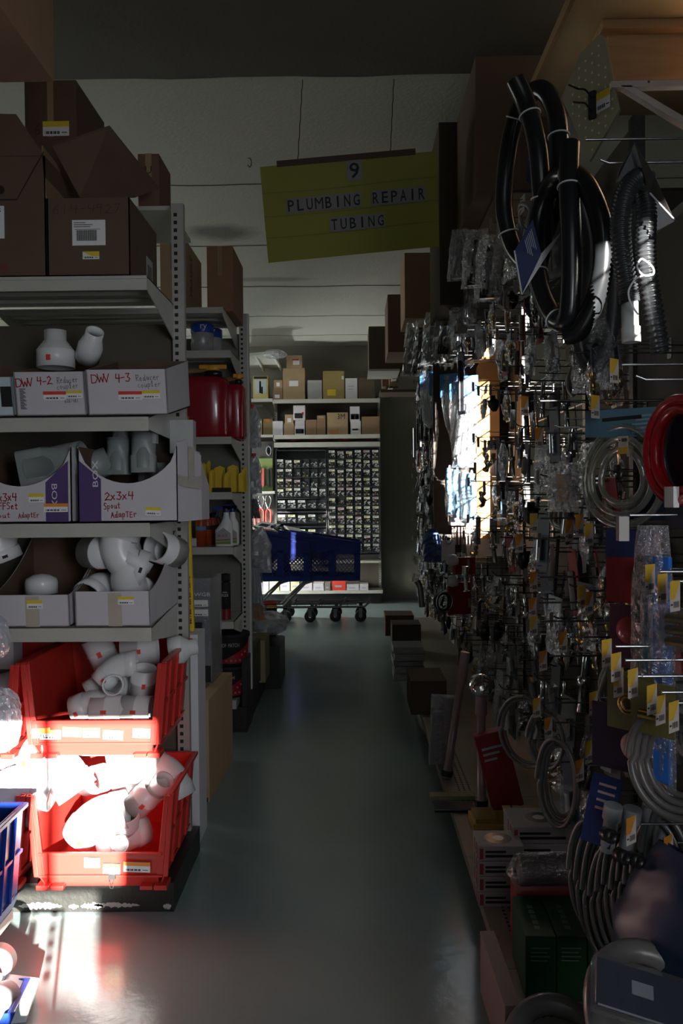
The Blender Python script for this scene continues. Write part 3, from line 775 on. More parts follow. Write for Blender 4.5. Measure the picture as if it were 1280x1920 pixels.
t = thing('coupler_fitting', 'white round fitting at the bottom left edge beside the white box', 'pipe fitting', P(-10, 1812, 2.20), (R(90),0,0)); MB().pipe([(0,0,-.04),(0,0,.04)], [.045,.045], .006, 28).build('pipe_body', pvc, t)
t = thing('roll', 'grey round roll end at the bottom left edge beside the white box', 'roll', P(-14, 1885, 2.08), (R(70),0,R(-20))); MB().pipe([(0,0,-.05),(0,0,.05)], [.05,.05], .02, 28).build('roll_body', M('grey_roll', (.30,.31,.33), .5), t)
# slotted display post just outside the view, catching the sun
t = thing('slotted_stand', 'low slotted steel stand left of the aisle mouth', 'stand', (0,0,0))
mb = MB(); mb.mm((-.62,1.20,0), (-.60,1.215,.30)); z = .225
for k in range(5): mb.mm((-.555,1.20,z), (-.538,1.215,z+.009)); z += .0175
mb.mm((-.52,1.20,0), (-.515,1.215,.30)); mb.mm((-.62,1.20,.305), (-.515,1.215,.312)); mb.mm((-.62,1.20,.19), (-.515,1.215,.196)); mb.mm((-.66,1.16,0), (-.48,1.25,.01))
mb.build('stand_body', steel, t)

# ---- cardboard boxes on top of unit A
ZT = 2.071
def carton(name, label, x0, x1, y0, y1, z0, h, mat=card, rot=0., cat='box', group=None, flaps=None, tape=True, bevel=.002):
    t = thing(name, label, cat, ((x0+x1)/2, y0, z0), (0,0,rot), group)
    w_ = (x1-x0)/2; d = y1-y0
    if flaps is None:
        mb = MB().mm((-w_,0,0), (w_,d,h)); mb.build('carton_body', mat, t, bevel=bevel)
        if tape: MB().mm((-.012,-.0008,h*.55), (.012,.0,h)).mm((-.012,-.0008,h), (.012,d,h+.0008)).build('packing_tape', M('tape_brown', (.36,.25,.15), .25), t)
    else:
        mb = MB(); th = .004
        mb.mm((-w_,0,0), (w_,th,h)); mb.mm((-w_,d-th,0), (w_,d,h)); mb.mm((-w_,0,0), (-w_+th,d,h)); mb.mm((w_-th,0,0), (w_,d,h)); mb.mm((-w_,0,0), (w_,d,th))
        mb.build('carton_body', mat, t)
        for f in flaps:
            MB().plate(f[0], f[1], .004).build('flap', f[2] if len(f) > 2 else mat, t)
    return t
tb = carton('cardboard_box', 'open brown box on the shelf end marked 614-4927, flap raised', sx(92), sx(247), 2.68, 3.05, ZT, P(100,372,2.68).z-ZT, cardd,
   flaps=[])
FO = Vector(tb.location)
MB().plate([P(98,274,2.74)-FO,P(205,237,2.76)-FO,P(298,353,3.03)-FO,P(252,371,2.98)-FO,P(150,371,2.80)-FO], (0,.3,1), .004).build('flap', cardd, tb)
Wt = (sx(247)-sx(92))/2; Ht = P(100,372,2.68).z-ZT
MB().plate([(-Wt,.0,Ht),(-Wt,.18,Ht),(-Wt-.01,.16,Ht+.16),(-Wt-.01,.0,Ht+.17)], (-1,0,.1), .004).build('flap', card, tb)
mb = MB(); hand(mb, '614-4927', (-.115,-.001,Ht*.80), (.036,0,0), (0,0,.030), wd=.08); mb.build('handwriting', M('faded_marker', (.07,.04,.025), .8), tb)
def shiplabel(t, x, z, w_, h, y=-.0008, txt=None, mat=paper):
    o = MB().plate([(x,y,z),(x+w_,y,z),(x+w_,y,z+h),(x,y,z+h)], (0,1,0), .0006).build('shipping_label', mat, t)
    mb = MB()
    k = 34
    for i in range(k):
        a = .13+.62*i/k; ww = .008+.008*((i*5) % 3)/2
        mb.quad((x+w_*a,y-.0005,z+h*.18),(x+w_*(a+ww),y-.0005,z+h*.18),(x+w_*(a+ww),y-.0005,z+h*.60),(x+w_*a,y-.0005,z+h*.60))
    mb.quad((x+w_*.08,y-.0005,z+h*.62),(x+w_*.85,y-.0005,z+h*.62),(x+w_*.85,y-.0005,z+h*.635),(x+w_*.08,y-.0005,z+h*.635))
    for q, ww in ((.72,.55),(.80,.62),(.88,.4)):
        mb.quad((x+w_*.05,y-.0005,z+h*q),(x+w_*ww,y-.0005,z+h*q),(x+w_*ww,y-.0005,z+h*(q+.025)),(x+w_*.05,y-.0005,z+h*(q+.025)))
    if txt: text(mb, txt, (x+w_*.5,y-.0006,z+h*.80), (w_*.42,0,0), (0,0,h*.13))
    mb.build('barcode', ink, o)
    return o
shiplabel(tb, (139-92)/155*2*Wt-Wt, P(100,461,2.68).z-ZT, .108, .082)
stk(tb, (158-92)/155*2*Wt-Wt, P(100,487,2.68).z-ZT, .054, .025, yellowt, 1)
# label on its right side face
mb = MB(); y0_, z0_ = .20, P(290,500,2.8).z-ZT
mb.plate([(Wt+.0005,.21,.045),(Wt+.0005,.30,.045),(Wt+.0005,.30,.125),(Wt+.0005,.21,.125)], (1,0,0), .0006).build('side_label', M('dull_label', (.42,.42,.43), .6), tb)
MB().plate([(Wt+.0014,.225,.055),(Wt+.0014,.285,.055),(Wt+.0014,.285,.10),(Wt+.0014,.225,.10)], (1,0,0), .0003).build('side_barcode', M('grey_barcode', (.16,.16,.17), .7), tb)
xl0 = -1.42; xl1 = sx(92)-.004; wl = (xl1-xl0)/2; hl = P(20,375,2.68).z-ZT
hl2 = P(20, 215, 2.68).z-ZT
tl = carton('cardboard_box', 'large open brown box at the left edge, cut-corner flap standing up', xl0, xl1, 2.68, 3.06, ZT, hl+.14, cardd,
   flaps=[([(-wl,-.004,hl+.14),(wl-.001,-.004,hl+.14),(wl-.09,-.004,hl2),(-wl,-.004,hl2+.01)], (0,1,0), cardd)])
shiplabel(tl, wl-.165-.10, P(20,447,2.68).z-ZT, .13, .105, txt='nos')
MB().lathe([(.001,0),(.014,0)], 20, 0, Matrix.Translation((wl-.145,-.0045,P(20,357,2.68).z-ZT)) @ Matrix.Rotation(R(90),4,'X')).build('hand_hole', ink, tl)
mb = MB(); mb.plate([(wl-.09,-.0055,hl-.0),(wl-.0,-.0055,hl+.15),(wl-.003,-.0055,hl+.152),(wl-.093,-.0055,hl)], (0,1,0), .0004); mb.mm((-wl,-.0055,hl-.002), (wl-.09,-.005,hl+.001)); mb.build('flap_crease', ink, tl)
mb = MB(); text(mb, 'OS', (wl-.165,-.001,P(20,507,2.68).z-ZT), (.04,0,0), (0,0,.018)); mb.build('lettering', redink, tl)
# boxes behind
zz = P(100, 262, 3.12).z
b = carton('cardboard_box', 'dark brown box with a yellow label behind the large open box', P(46,200,3.14).x, P(143,200,3.14).x, 3.14, 3.50, 2.46, P(100,150,3.14).z-2.46, cardd)
stk(b, -.03, P(100,255,3.14).z-2.46, .10, .055, yellowt, 0)
mb = MB(); hand(mb, '672', (-.06,-.001,.27), (.035,0,0), (0,0,.04), wd=.1); mb.build('handwriting', M('faded_marker'), b)
# its support: the rear half of the double sided gondola top
t = thing('gondola_topper', 'steel top deck behind the near shelving, under the dark boxes', 'shelf', (0,0,0)); MB().mm((-1.87,3.14,2.44), (-.68,3.55,2.456)).build('deck', steel, t)
b = carton('cardboard_box', 'tall narrow brown box behind the raised flap', P(258,300,3.14).x, P(298,300,3.14).x, 3.14, 3.34, 2.457, P(280,288,3.14).z-2.457, M('cardboard_red_brown', (.16,.085,.06), .85))
mb = MB(); text(mb, 'U', (-.012,-.001,.12), (.024,0,0), (0,0,.03)); mb.build('lettering', ink, b)
# overhanging big carton top-left, with its hidden support further left
carton('cardboard_box', 'big tan box overhanging at the top left corner, seen from below', -1.62, -.895, 1.90, 2.53, 2.621, .55, M('cardboard_tan', (.40,.25,.16), .85, 0, .12, 8, .1, 25))
zlv = P(354, 1184, 3.25).z
carton('carton', 'white carton standing on end under the yellow strip', P(348,1200,3.2).x, P(372,1200,3.2).x, 3.18, 3.34, 0, zlv-.002, white, tape=False)
# yellow level leaning on the upright
t = thing('spirit_level', 'long yellow level with red print standing against the steel upright', 'level', P(354, 1184, 3.25), (0, R(-1.2), 0))
hL = P(350,960,3.25).z-P(354,1184,3.25).z
MB().mm((-.020,0,0), (.020,.025,hL+.1)).build('level_body', yellowp, t, bevel=.002)
mb = MB()
for za, zb_ in ((.03, .22), (.31, .33), (.44, .455)):
    mb = MB(); z = za
    while z < zb_:
        mb.mm((-.008,-.0012,z), (.012,-.0004,z+.003)); mb.mm((-.008+.014*((int(z*900)) % 2),-.0012,z), (-.002+.014*((int(z*900)) % 2),-.0004,z+.008)); z += .0095
    mb.build('printed_marks', redink, t)

# ================================================================== UNIT B (second shelving, left)
YB = 4.53
uB = thing('gondola_shelving', 'second shelving unit with red fuel cans, yellow strips and spray bottles', 'shelving unit', (0,0,0))
mb = MB(); mb.mm((-1.87,4.95,.2), (XR+.03,4.965,2.30)); mb.build('back_panel', panelb, uB)
for x in (XR+.020, -1.86):
    mb = MB(); upright(mb, x, 4.90, .20, 2.435, .045, .045); mb.build('upright', [postm, dark], uB)
MB().mm((XR+.043,4.90,.20), (XR+.052,4.945,2.435)).build('upright_side', steelw, uB)
ZB = [P(400,657,YB).z, P(400,819,YB).z, P(400,923,YB).z, P(400,1026,YB).z, P(400,1166,YB).z]
for z in ZB: shelf_part(uB, -1.87, XR, YB, 4.93, z, 0, .040)
ZB0 = 2.36
shelf_part(uB, -1.87, XR-.02, 4.40, 4.93, ZB0, 0, .03)
zb0 = P(430,1310,4.70).z
MB().mm((-1.87,4.66,zb0-.05), (-.665,4.97,zb0)).build('base_shelf', steel, uB)
MB().mm((-1.87,4.70,0), (-.610,4.97,zb0-.05)).build('base', blackm, uB)
MB().mm((-.640,4.72,zb0-.05), (-.610,5.42,.42)).build('end_plate', blackm, uB)
# things on it
def lath(name, label, cat, prof, mat, loc, parts=(), group=None, seg=28, rot=(0,0,0), pname=None):
    t = thing(name, label, cat, loc, rot, group); MB().lathe(prof, seg).build(pname or name+'_body', mat, t); return t
for i, (px, Y, r_, lb) in enumerate(((383, 4.66, .062, 'nearer paint can with blue lid on the top steel shelf'), (399, 4.80, .062, 'paint can with blue lid half behind the nearer one'))):
    c = P(px, 657, Y); t = lath('paint_can', lb, 'can', [(.001,0),(r_,0),(r_,.155),(.001,.155)], M('pale_can_label', (.42,.42,.44), .35, .2, .4, 30), (c.x-.01, Y, ZB[0]+.001), group='blue-lid paint cans')
    MB().lathe([(r_+.001,.115),(r_+.003,.12),(r_+.003,.162),(r_-.004,.168),(r_-.008,.160),(.001,.160)], 28).build('lid', bluelid, t)
    mb = MB(); text(mb, 'ry' if i == 0 else 'y', (.0,-r_-.0042,.122), (.036,0.006,0), (0,0,.034)); mb.build('lettering', white, t)
    MB().tube([(-.04,-.05,.12),(-.055,-.055,.05),(-.05,-.05,.0)], .0015, 6).build('wire_handle', wire, t)
# red fuel cans
def fuelcan():
    t = thing('fuel_can', 'x', 'fuel can')
    mb = MB(); W_, D_, H_ = .20, .30, .315
    def ring(hx, hy, z, k=32, p=3.4):
        out = []
        for i in range(k):
            a = 2*math.pi*i/k; c, s_ = math.cos(a), math.sin(a)
            out.append((math.copysign(abs(c)**(2/p), c)*hx, math.copysign(abs(s_)**(2/p), s_)*hy, z))
        return out
    hx, hy = W_/2, D_/2
    rs = [ring(hx*.9,hy*.9,0), ring(hx,hy,.02), ring(hx,hy,H_-.04), ring(hx*.93,hy*.95,H_-.012), ring(hx*.8,hy*.85,H_)]
    vs = [v for r_ in rs for v in r_]; fs = [tuple(range(32))[::-1], tuple(range(128,160))]
    for i in range(4):
        for k in range(32): fs.append((i*32+k, i*32+(k+1) % 32, (i+1)*32+(k+1) % 32, (i+1)*32+k))
    mb.add(vs, fs, 0, None, True)
    mb.build('can_body', gasred, t)
    MB().lathe([(.03,0),(.034,.0),(.034,.022),(.026,.026)], 20, 0, None, (.045,-.10,H_)).build('black_collar', rubber, t)
    mb = MB(); mb.lathe([(.001,.03),(.024,.03),(.024,.055),(.001,.055)], 16, 0, None, (.045,-.10,H_)); mb.box((.045,-.10,H_+.047), (.10,.03,.022)); mb.build('yellow_cap', orangep, t, bevel=.003)
    MB().tube([(-.08,.0,H_+.035),(.0,-.05,H_+.038),(.03,-.09,H_+.04)], .013, 10).build('spout', M('spout_tan', (.45,.27,.10), .5), t)
    return t
Kf = Kind(fuelcan())
pf = P(400, 815, 4.75); Kf.put((P(382,815,4.72).x, 4.72, ZB[1]+.001), (0,0,R(0)), 'wide red plastic fuel can with yellow cap at the shelf middle', 'red fuel cans', (1.55,.8,1.10))
Kf.put((P(441,815,4.78).x, 4.80, ZB[1]+.001), (0,0,R(0)), 'narrower red fuel can with orange-yellow cap at the shelf end', 'red fuel cans', (.62,.6,1.0))
t = lath('oil_bottle', 'small yellow-labelled bottle standing in front of the wide fuel can', 'bottle', [(.001,0),(.025,0),(.025,.08),(.012,.10),(.012,.12),(.001,.12)], M('olive_label', (.35,.28,.03), .5), (P(351,800,4.6).x, 4.6, ZB[1]+.001))
# yellow channel pieces
ych = [(382,873,14,4.66),(392,868,6,4.66),(398,885,10,4.60),(412,878,20,4.66),(426,890,12,4.62),(437,876,20,4.66),(454,889,12,4.62),(459,880,8,4.70)]
for i, (px, py, wpx, Y) in enumerate(ych):
    a = P(px-wpx/2, 921, Y); b_ = P(px+wpx/2, py, Y); w_ = b_.x-a.x; h = b_.z-ZB[2]
    t = thing('yellow_bracket', 'yellow channel piece standing on the shelf, %s' % ('far left of the row, behind the torn flap','thin one beside the leftmost piece','short one left of the tall pair','broad one in the middle left','low one in the centre','tallest broad one right of the centre','low one next to the steel upright','narrow slanted one against the upright')[i], 'bracket', ((a.x+b_.x)/2, Y, ZB[2]+.001), group='yellow channel pieces')
    mb = MB(); mb.mm((-w_/2,0,0), (w_/2,.003,h)); mb.mm((-w_/2,-.02,0), (-w_/2+.004,.003,h*.97)); mb.mm((w_/2-.004,-.02,0), (w_/2,.003,h*.97))
    mb.plate([(-w_/2,0,h),(w_/2,0,h),(0,0,h+.014)], (0,1,0), .003); mb.build('bracket_body', yellowp, t)
t = thing('spare_parts_box', 'low dark box lying in front of the yellow channel pieces', 'box', (P(415,920,4.57).x, 4.57, ZB[2]+.001)); MB().mm((-.05,0,0), (.05,.03,.024)).build('box_body', ink, t)
# spray bottles
def spray():
    t = thing('spray_bottle', 'x', 'bottle'); mb = MB()
    prof = [(.042,.026,0),(.044,.028,.01),(.044,.028,.085),(.030,.022,.12),(.016,.016,.15),(.013,.013,.175),(.013,.013,.19)]
    k = 24; vs = []; fs = []
    for hx, hy, z in prof:
        for i in range(k):
            a = 2*math.pi*i/k; vs.append((hx*math.cos(a)+ (.012 if z > .11 else 0), hy*math.sin(a), z))
    for j in range(len(prof)-1):
        for i in range(k): fs.append((j*k+i, j*k+(i+1) % k, (j+1)*k+(i+1) % k, (j+1)*k+i))
    fs.append(tuple(range(k))[::-1]); fs.append(tuple(range((len(prof)-1)*k, len(prof)*k)))
    mb.add(vs, fs, 0, None, True); mb.build('bottle_body', whitep, t)
    mb = MB(); mb.mm((-.055,-.012,.195), (.035,.012,.215)); mb.plate([(.035,-.012,.215),(.035,-.012,.195),(.005,-.012,.185),(-.01,-.012,.225)], (0,1,0), .024); mb.plate([(-.03,-.006,.195),(-.02,-.006,.195),(-.035,-.006,.155),(-.042,-.006,.158)], (0,1,0), .012); mb.lathe([(.015,.18),(.015,.2)], 16, 0, None, (.012,0,0))
    mb.build('trigger', M('trigger_blue', (.02,.03,.22), .35), t)
    mb = MB(); mb.plate([(-.036,-.0295,.012),(.036,-.0295,.012),(.036,-.0295,.07),(.0,-.0295,.10),(-.036,-.0295,.07)], (0,1,0), .012, 0)
    mb.plate([(-.036,-.030,.012),(.036,-.030,.012),(.036,-.030,.028),(-.036,-.030,.024)], (0,1,0), .0004, 1); mb.plate([(-.036,-.030,.030),(.036,-.030,.034),(.036,-.030,.040),(-.036,-.030,.036)], (0,1,0), .0004, 2)
    text(mb, 'BULK', (-.026,-.0305,.050), (.05,0,0), (0,0,.014), 3)
    mb.build('front_label', [M('grey_label', (.34,.36,.37), .5), M('green_print', (.16,.30,.04), .5), M('rust_print', (.35,.08,.03), .5), redink], t)
    return t
Ks = Kind(spray())
Ks.put((P(420,1020,4.60).x, 4.60, ZB[3]+.001), (0,0,0), 'front white spray bottle with blue trigger and BULK label', 'white spray bottles', (1.12,1.1,1.05))
Ks.put((P(431,1020,4.68).x, 4.70, ZB[3]+.001), (0,0,0), 'rear white spray bottle with blue trigger, half behind the front one', 'white spray bottles', (1.12,1.1,1.05))
for i, (px, Y, lb) in enumerate(((377,4.62,'orange-red spray can with pale blue band left of the spray bottles'),(389,4.72,'dark red spray can behind the blue-banded one'),(398,4.80,'red spray can next to the white bottles'),(405,4.86,'rearmost red spray can behind the white bottles'))):
    t = lath('aerosol_can', lb, 'can', [(.001,0),(.030,0),(.030,.135),(.024,.15),(.024,.155),(.001,.155)], M('orange_can', (.36,.06,.02), .35), (P(px,1020,Y).x, Y, ZB[3]+.001), group='spray cans')
    MB().lathe([(.014,.155),(.014,.18),(.001,.185)], 16).build('cap', ink if i else M('cap_tan', (.35,.25,.06), .5), t)
    MB().lathe([(.0304,.09),(.0304,.112)], 28).build('label_band', M('pale_blue_band', (.12,.25,.42), .5) if i == 0 else ink, t)
t = thing('carton', 'small pale carton behind the yellow strip on the spray shelf', 'box', (P(352,1016,4.6).x, 4.6, ZB[3]+.001)); MB().mm((-.05,0,0), (.05,.06,.045)).build('carton_body', whitec, t)
# black sealant tube on the low shelf
t = lath('sealant_can', 'tall black sealant can with red lower band on the low shelf', 'can', [(.001,0),(.026,0),(.026,.205),(.020,.215),(.001,.215)], ink, (P(424,1163,4.62).x, 4.62, ZB[4]+.001))
MB().lathe([(.0264,.0),(.0264,.06)], 28).build('red_band', M('dull_red', (.22,.015,.02), .4), t)
MB().lathe([(.021,.215),(.027,.218),(.027,.255),(.001,.26)], 24).build('cap', ink, t)
mb = MB(); text(mb, 'FLEX', (-.018,-.0268,.13), (.036,0,0), (0,0,.014)); text(mb, 'SEAL', (-.014,-.0268,.15), (.028,0,0), (0,0,.008)); mb.build('lettering', white, t)
# roof patch tubs
def tub():
    r_ = .105; t = thing('patch_tub', 'x', 'bucket')
    MB().lathe([(.001,0),(r_*.92,0),(r_,.165),(r_,.17),(.001,.17)], 36).build('tub_body', ink, t)
    mb = MB(); vs = []; fs = []; n = 24
    for k in range(n+1):
        a = R(-170)+R(160)*k/n; q = k/n; zt = .012+.13*q**1.6; 
        rb = r_*(.92+.08*.012/.165)+.0012; rt = r_*(.92+.08*zt/.165)+.0012
        vs += [(rb*math.cos(a), rb*math.sin(a), .012), (rt*math.cos(a), rt*math.sin(a), zt)]
    for k in range(n): fs.append((2*k, 2*k+2, 2*k+3, 2*k+1))
    mb.add(vs, fs, 0, None, True); mb.build('red_swoosh', M('swoosh_red', (.32,.012,.02), .4), t)
    MB().lathe([(r_+.001,.155),(r_+.006,.158),(r_+.006,.178),(r_-.002,.182),(r_-.008,.174),(.001,.174)], 36).build('lid', ink, t)
    mb = MB(); text(mb, 'ROOF', (-.078,-.099,.108), (.052,-.012,0), (0,0,.022)); text(mb, 'PATCH', (-.014,-.1125,.108), (.062,.013,0), (0,0,.022)); mb.build('lettering', M('silver_print', (.5,.5,.5), .5), t)
    mb = MB()
    for a, z in ((-60,.03),(-45,.03),(-75,.03),(-90,.03),(-105,.03),(-52,.06),(-38,.075)):
        c = (r_*.965)*math.cos(R(a)), (r_*.965)*math.sin(R(a)); mb.box((c[0],c[1],z), (.010,.010,.010))
    mb.build('printed_symbols', M('pale_pink', (.30,.20,.20), .5), t)
    return t
Kt = Kind(tub()); xt = P(428,1300,4.78).x
Kt.put((xt,4.80,zb0+.001), (0,0,0), 'lower black and red ROOF PATCH tub of the two stacked', 'roof patch tubs')
Kt.put((xt+.015,4.80,zb0+.188), (0,0,R(8)), 'upper black and red ROOF PATCH tub of the two stacked', 'roof patch tubs')
# boxes on its top
b = carton('cardboard_box', 'tan box with vertical printing on top of the second unit', P(300,500,4.40).x, P(346,500,4.40).x, 4.40, 4.90, ZB0+.001, P(350,430,4.40).z-ZB0-.04, cardl)
b = carton('cardboard_box', 'tan box with vertical printing, seen side-on beside the dark brown one', P(318,500,4.45).x, P(345,500,4.45).x+.0, 4.46, 4.86, 3.2, .01, cardl) if False else b
wx = (P(346,500,4.40).x-P(300,500,4.40).x)/2
mb = MB(); text(mb, 'FRAGILE', (wx+.001,.20,.10), (0,0,.22), (0,-.05,0)); mb.build('lettering', M('faded_marker'), b)
b = carton('cardboard_box', 'reddish brown box standing at the end of the second unit top', P(388,540,4.50).x, P(437,540,4.50).x, 4.50, 4.92, ZB0+.001, P(400,462,4.50).z-ZB0, M('cardboard_red_brown2', (.28,.15,.085), .85))
# wrapped grey pack standing on cartons between the units
xs0, xs1 = P(340,1100,3.95).x, P(394,1100,3.95).x
zc1 = P(380,1300,3.72).z; zw0 = P(380,1270,3.85).z
c1_ = carton('cardboard_box', 'brown carton with red printed blocks on the floor behind the red bins', P(330,1350,3.60).x, P(390,1350,3.60).x, 3.62, 4.20, 0.0, P(380,1315,3.6).z, cardl, rot=R(-2))
mb = MB()
for k in range(5): mb.mm((.02,-.0012,.10+k*.045), (.055,-.0004,.125+k*.045))
mb.build('printed_blocks', redink, c1_)
MB().plate([(-.10,-.001,.30-.30),(.064,-.001,.0),(.064,-.001,.02),(-.10,-.001,.02)], (0,1,0), .0004).build('strap', ink, c1_)
zt1 = P(380,1315,3.6).z
t = thing('wrapped_pack', 'shrink-wrapped grey printed pack standing on the brown carton', 'package', ((xs0+xs1)/2, 3.95, zt1+.001), (0,0,R(-3)))
wp = (xs1-xs0)/2; hp = P(380,1085,3.95).z-zt1
MB().mm((-wp,0,0), (wp,.22,hp)).build('pack_body', greyb, t, bevel=.006)
MB().mm((-wp-.004,-.004,.0), (wp+.006,.23,hp+.004)).build('shrink_wrap', film2, t)
mb = MB(); text(mb, '00WGB', (-.04,-.006,hp-.085), (.11,0,0), (0,0,.018)); mb.build('lettering', white, t)
stk(t, -.025, hp-.135, .085, .032, paper, 2, y=-.006); stk(t, -.025, hp-.180, .085, .032, paper, 2, y=-.006)
mb = MB(); mb.mm((-.03,-.006,hp-.33), (.03,-.0055,hp-.21)); mb.mm((-.0,-.006,hp-.50), (wp,-.0055,hp-.42)); mb.build('printed_picture', ink, t)
c2_ = carton('carton', 'pale flat carton between the grey pack and the red bin', P(345,1290,3.5).x, P(372,1290,3.5).x, 3.45, 3.58, 0, P(380,1290,3.5).z, M('grey_carton', (.35,.36,.40), .6), tape=False)

# ================================================================== UNIT C (aisle side behind unit B)
uC = thing('gondola_shelving', 'third shelving run seen edge-on, bags hanging on its aisle side', 'shelving unit', (0,0,0))
MB().mm((-.90,4.99,.2), (-.88,7.3,2.35)).build('back_panel', panelb, uC)
mb = MB(); upright(mb, -.90, 7.28, 0, 2.4, .04, .03); mb.build('upright', [postm, dark], uC)
MB().mm((-1.2,4.99,0), (-.62,7.3,.12)).build('base', blackm, uC)
MB().mm((-.90,6.0,2.0), (-.64,6.9,2.02)).build('shelf', steel, uC)
carton('cardboard_box', 'brown box end standing edge-on beside the second upright, upper part', -.88, -.700, 5.0, 5.4, 2.30-.02, .0+P(468,622,5.0).z-2.28, card) if False else None
t = thing('cardboard_sheet', 'tall brown board standing edge-on behind the second steel upright', 'board', (-.66, 5.02, 0.0)); 
MB().mm((-.03,0,P(466,752,5.0).z), (.027,.03,P(466,625,5.0).z)).mm((-.03,.0,.12), (-.024,.03,P(466,752,5.0).z)).build('board', cardl, t)
# tan box, black tote, bag of tubes
zt_ = P(474,1205,5.35).z
t = thing('waste_box', 'tan open box with dark rim beside the base of the second unit', 'box', (P(470,1280,5.05).x-.10, 5.42, .121)); MB().mm((-.05,0,0), (.150,.30,zt_-.12)).build('box_body', M('tan_box', (.34,.30,.18), .8), t)
def bag(mb, w_, h, th_, seed, mi=0, pinch=.25, n=13, droop=0.):
    """hanging bag: local origin at the top, hanging down -z, faces +-x"""
    r = random.Random(seed); vs = []; fs = []; m = 8
    for i in range(n+1):
        q = i/n; z = -h*q; ww = w_*(pinch+(1-pinch)*min(1, q*3.0))*(1+.06*r.uniform(-1,1)); tt = th_*math.sin(math.pi*min(.98,max(.04,q)))**.6
        for k in range(2*m):
            a = 2*math.pi*k/(2*m); vs.append((math.sin(a)*tt*.5*(1+.45*r.uniform(-1,1)), math.cos(a)*ww*.5+droop*q*q, z))
    for i in range(n):
        for k in range(2*m): fs.append((i*2*m+k, i*2*m+(k+1) % (2*m), (i+1)*2*m+(k+1) % (2*m), (i+1)*2*m+k))
    return mb.add(vs, fs, mi)
hookproto = None
def hang_bag(label, px, py, Y, w_, h, seed, mat, content, cname='contents', rot=(0,0,R(80)), cat='bag', group=None, pinch=.3):
    p = P(px, py, Y); t = thing('hanging_bag', label, cat, p, rot, group)
    bag(MB(), w_, h, .05, seed, pinch=pinch).build('bag_film', mat, t)
    if content: content(t)
    return t
def bundle(mat, r_, n, h, w_, z0=-.06):
    def f(t):
        mb = MB()
        for k in range(n):
            y = (k-(n-1)/2)*w_/n; mb.tube([(.004*(k % 2),y*.5,z0),(.006*(k % 3),y*1.1,z0-h)], r_, 8)
        mb.build('contents', mat, t)
    return f
gr = M('bag_grey', (.45,.45,.48), .4); whb = M('bag_white', (.75,.74,.70), .5); org = M('bag_orange', (.55,.22,.02), .5)
GB = 'bags hanging on the left unit'
for i, (px, py, Y, w_, h, m_, lb) in enumerate((
   (474,770,5.25,.10,.28,gr,'upper clear bag with red tie hanging by the second upright'),
   (476,862,5.30,.10,.26,gr,'second clear bag with red tie below the topmost bag'),
   (474,930,5.35,.09,.17,M('dark_purple', (.10,.05,.10), .5),'small dark bag below the red-tied bags'),
   (486,1000,5.40,.16,.30,whb,'large bag of white tubes hanging beside the cart handles'),
   (478,1060,5.30,.10,.30,gr,'grey narrow bag behind the bag of white tubes'),
   (482,1120,5.45,.10,.18,org,'bag with orange contents near the bottom of the row'))):
    t = hang_bag(lb, px, py-12, Y, w_, h, 20+i, filmh if i in (0,1,3) else film2, bundle(m_, .010, 4, h*.75, w_), group=GB)
    if i < 2: MB().lathe([(.012,0),(.016,-.012),(.012,-.03)], 10).build('red_tie', redt, t)
t = thing('plastic_bag', 'crumpled clear bag bulging over the low box beside the carts', 'bag', P(498,1168,5.9)); crumple(MB(), (0,0,0), (.30,.35,.16), 41, 16, .3).build('bag_film', filmh, t); crumple(MB(), (0,0,-.01), (.24,.28,.10), 42, 10, .2).build('contents', gr, t)
zl = P(500,1190,5.9).z-.03
t = thing('low_bin', 'dark low bin under the crumpled clear bag', 'bin', (P(500,1190,5.9).x-.05, 5.75, .0)); MB().mm((-.14,0,.0), (.155,.45,zl-.03)).build('bin_body', blackm, t)
t = thing('pipe_cutter', 'red and brass tool lying near the floor beside the carts', 'tool', P(500,1134,6.3)); MB().tube([(-.07,0,.012),(.07,.02,.012)], .016, 10).build('red_handle', redt, t); MB().tube([(.0,-.02,-.02),(.075,-.0,-.02)], .02, 10).build('brass_body', brass, t)
t = thing('tool_stand', 'dark stand under the red tool beside the carts', 'stand', (P(500,1134,6.3).x, 6.32, 0)); MB().mm((-.07,-.04,0), (.07,.06,P(500,1134,6.3).z-.042)).build('stand_body', blackm, t)

# ================================================================== BACK WALL UNIT
YK = 10.20; kx = lambda px: P(px, 800, YK).x; kz = lambda py: P(600, py, YK).z
uK = thing('wall_shelving', 'back wall shelving with two small-parts drawer cabinets below', 'shelving unit', (0,0,0))
X0k, X1k = kx(513), kx(712)
MB().mm((-2.4,10.56,.1), (X1k,10.58,2.62)).build('back_panel', panelm, uK)
mb = MB()
for x in (X0k, X1k): upright(mb, x, 10.52, 0, 2.6, .03, .03)
mb.build('upright', [postm, dark], uK)
shelf_part(uK, X0k, X1k, YK, 10.52, kz(748), 0, .05)
shelf_part(uK, X0k, X1k, YK, 10.52, kz(815), 0, .05)
shelf_part(uK, X0k, X1k, YK+.02, 10.52, kz(1052), 0, .03, gusset=False)
shelf_part(uK, -2.4, X1k+.02, YK, 10.52, kz(1108), 0, .035, gusset=False)
shelf_part(uK, -2.4, X0k-.01, YK, 10.52, kz(746), 0, .04)
shelf_part(uK, -2.4, X0k-.01, YK, 10.52, kz(814), 0, .03)
MB().mm((X0k,YK-.0,kz(838)), (X1k,YK+.03,kz(829))).build('front_rail', steel, uK)
MB().mm((-2.4,YK+.12,0), (X1k,YK+.16,kz(1108)-.03)).build('kick_plate', blackm, uK)
mb = MB(); 
for a, b_ in ((545,600),(585,650),(640,700)): mb.tube(spl([(kx(a),YK+.05,kz(826)),(kx((a+b_)/2),YK+.03,kz(822)),(kx(b_),YK+.05,kz(826))]), .010, 8)
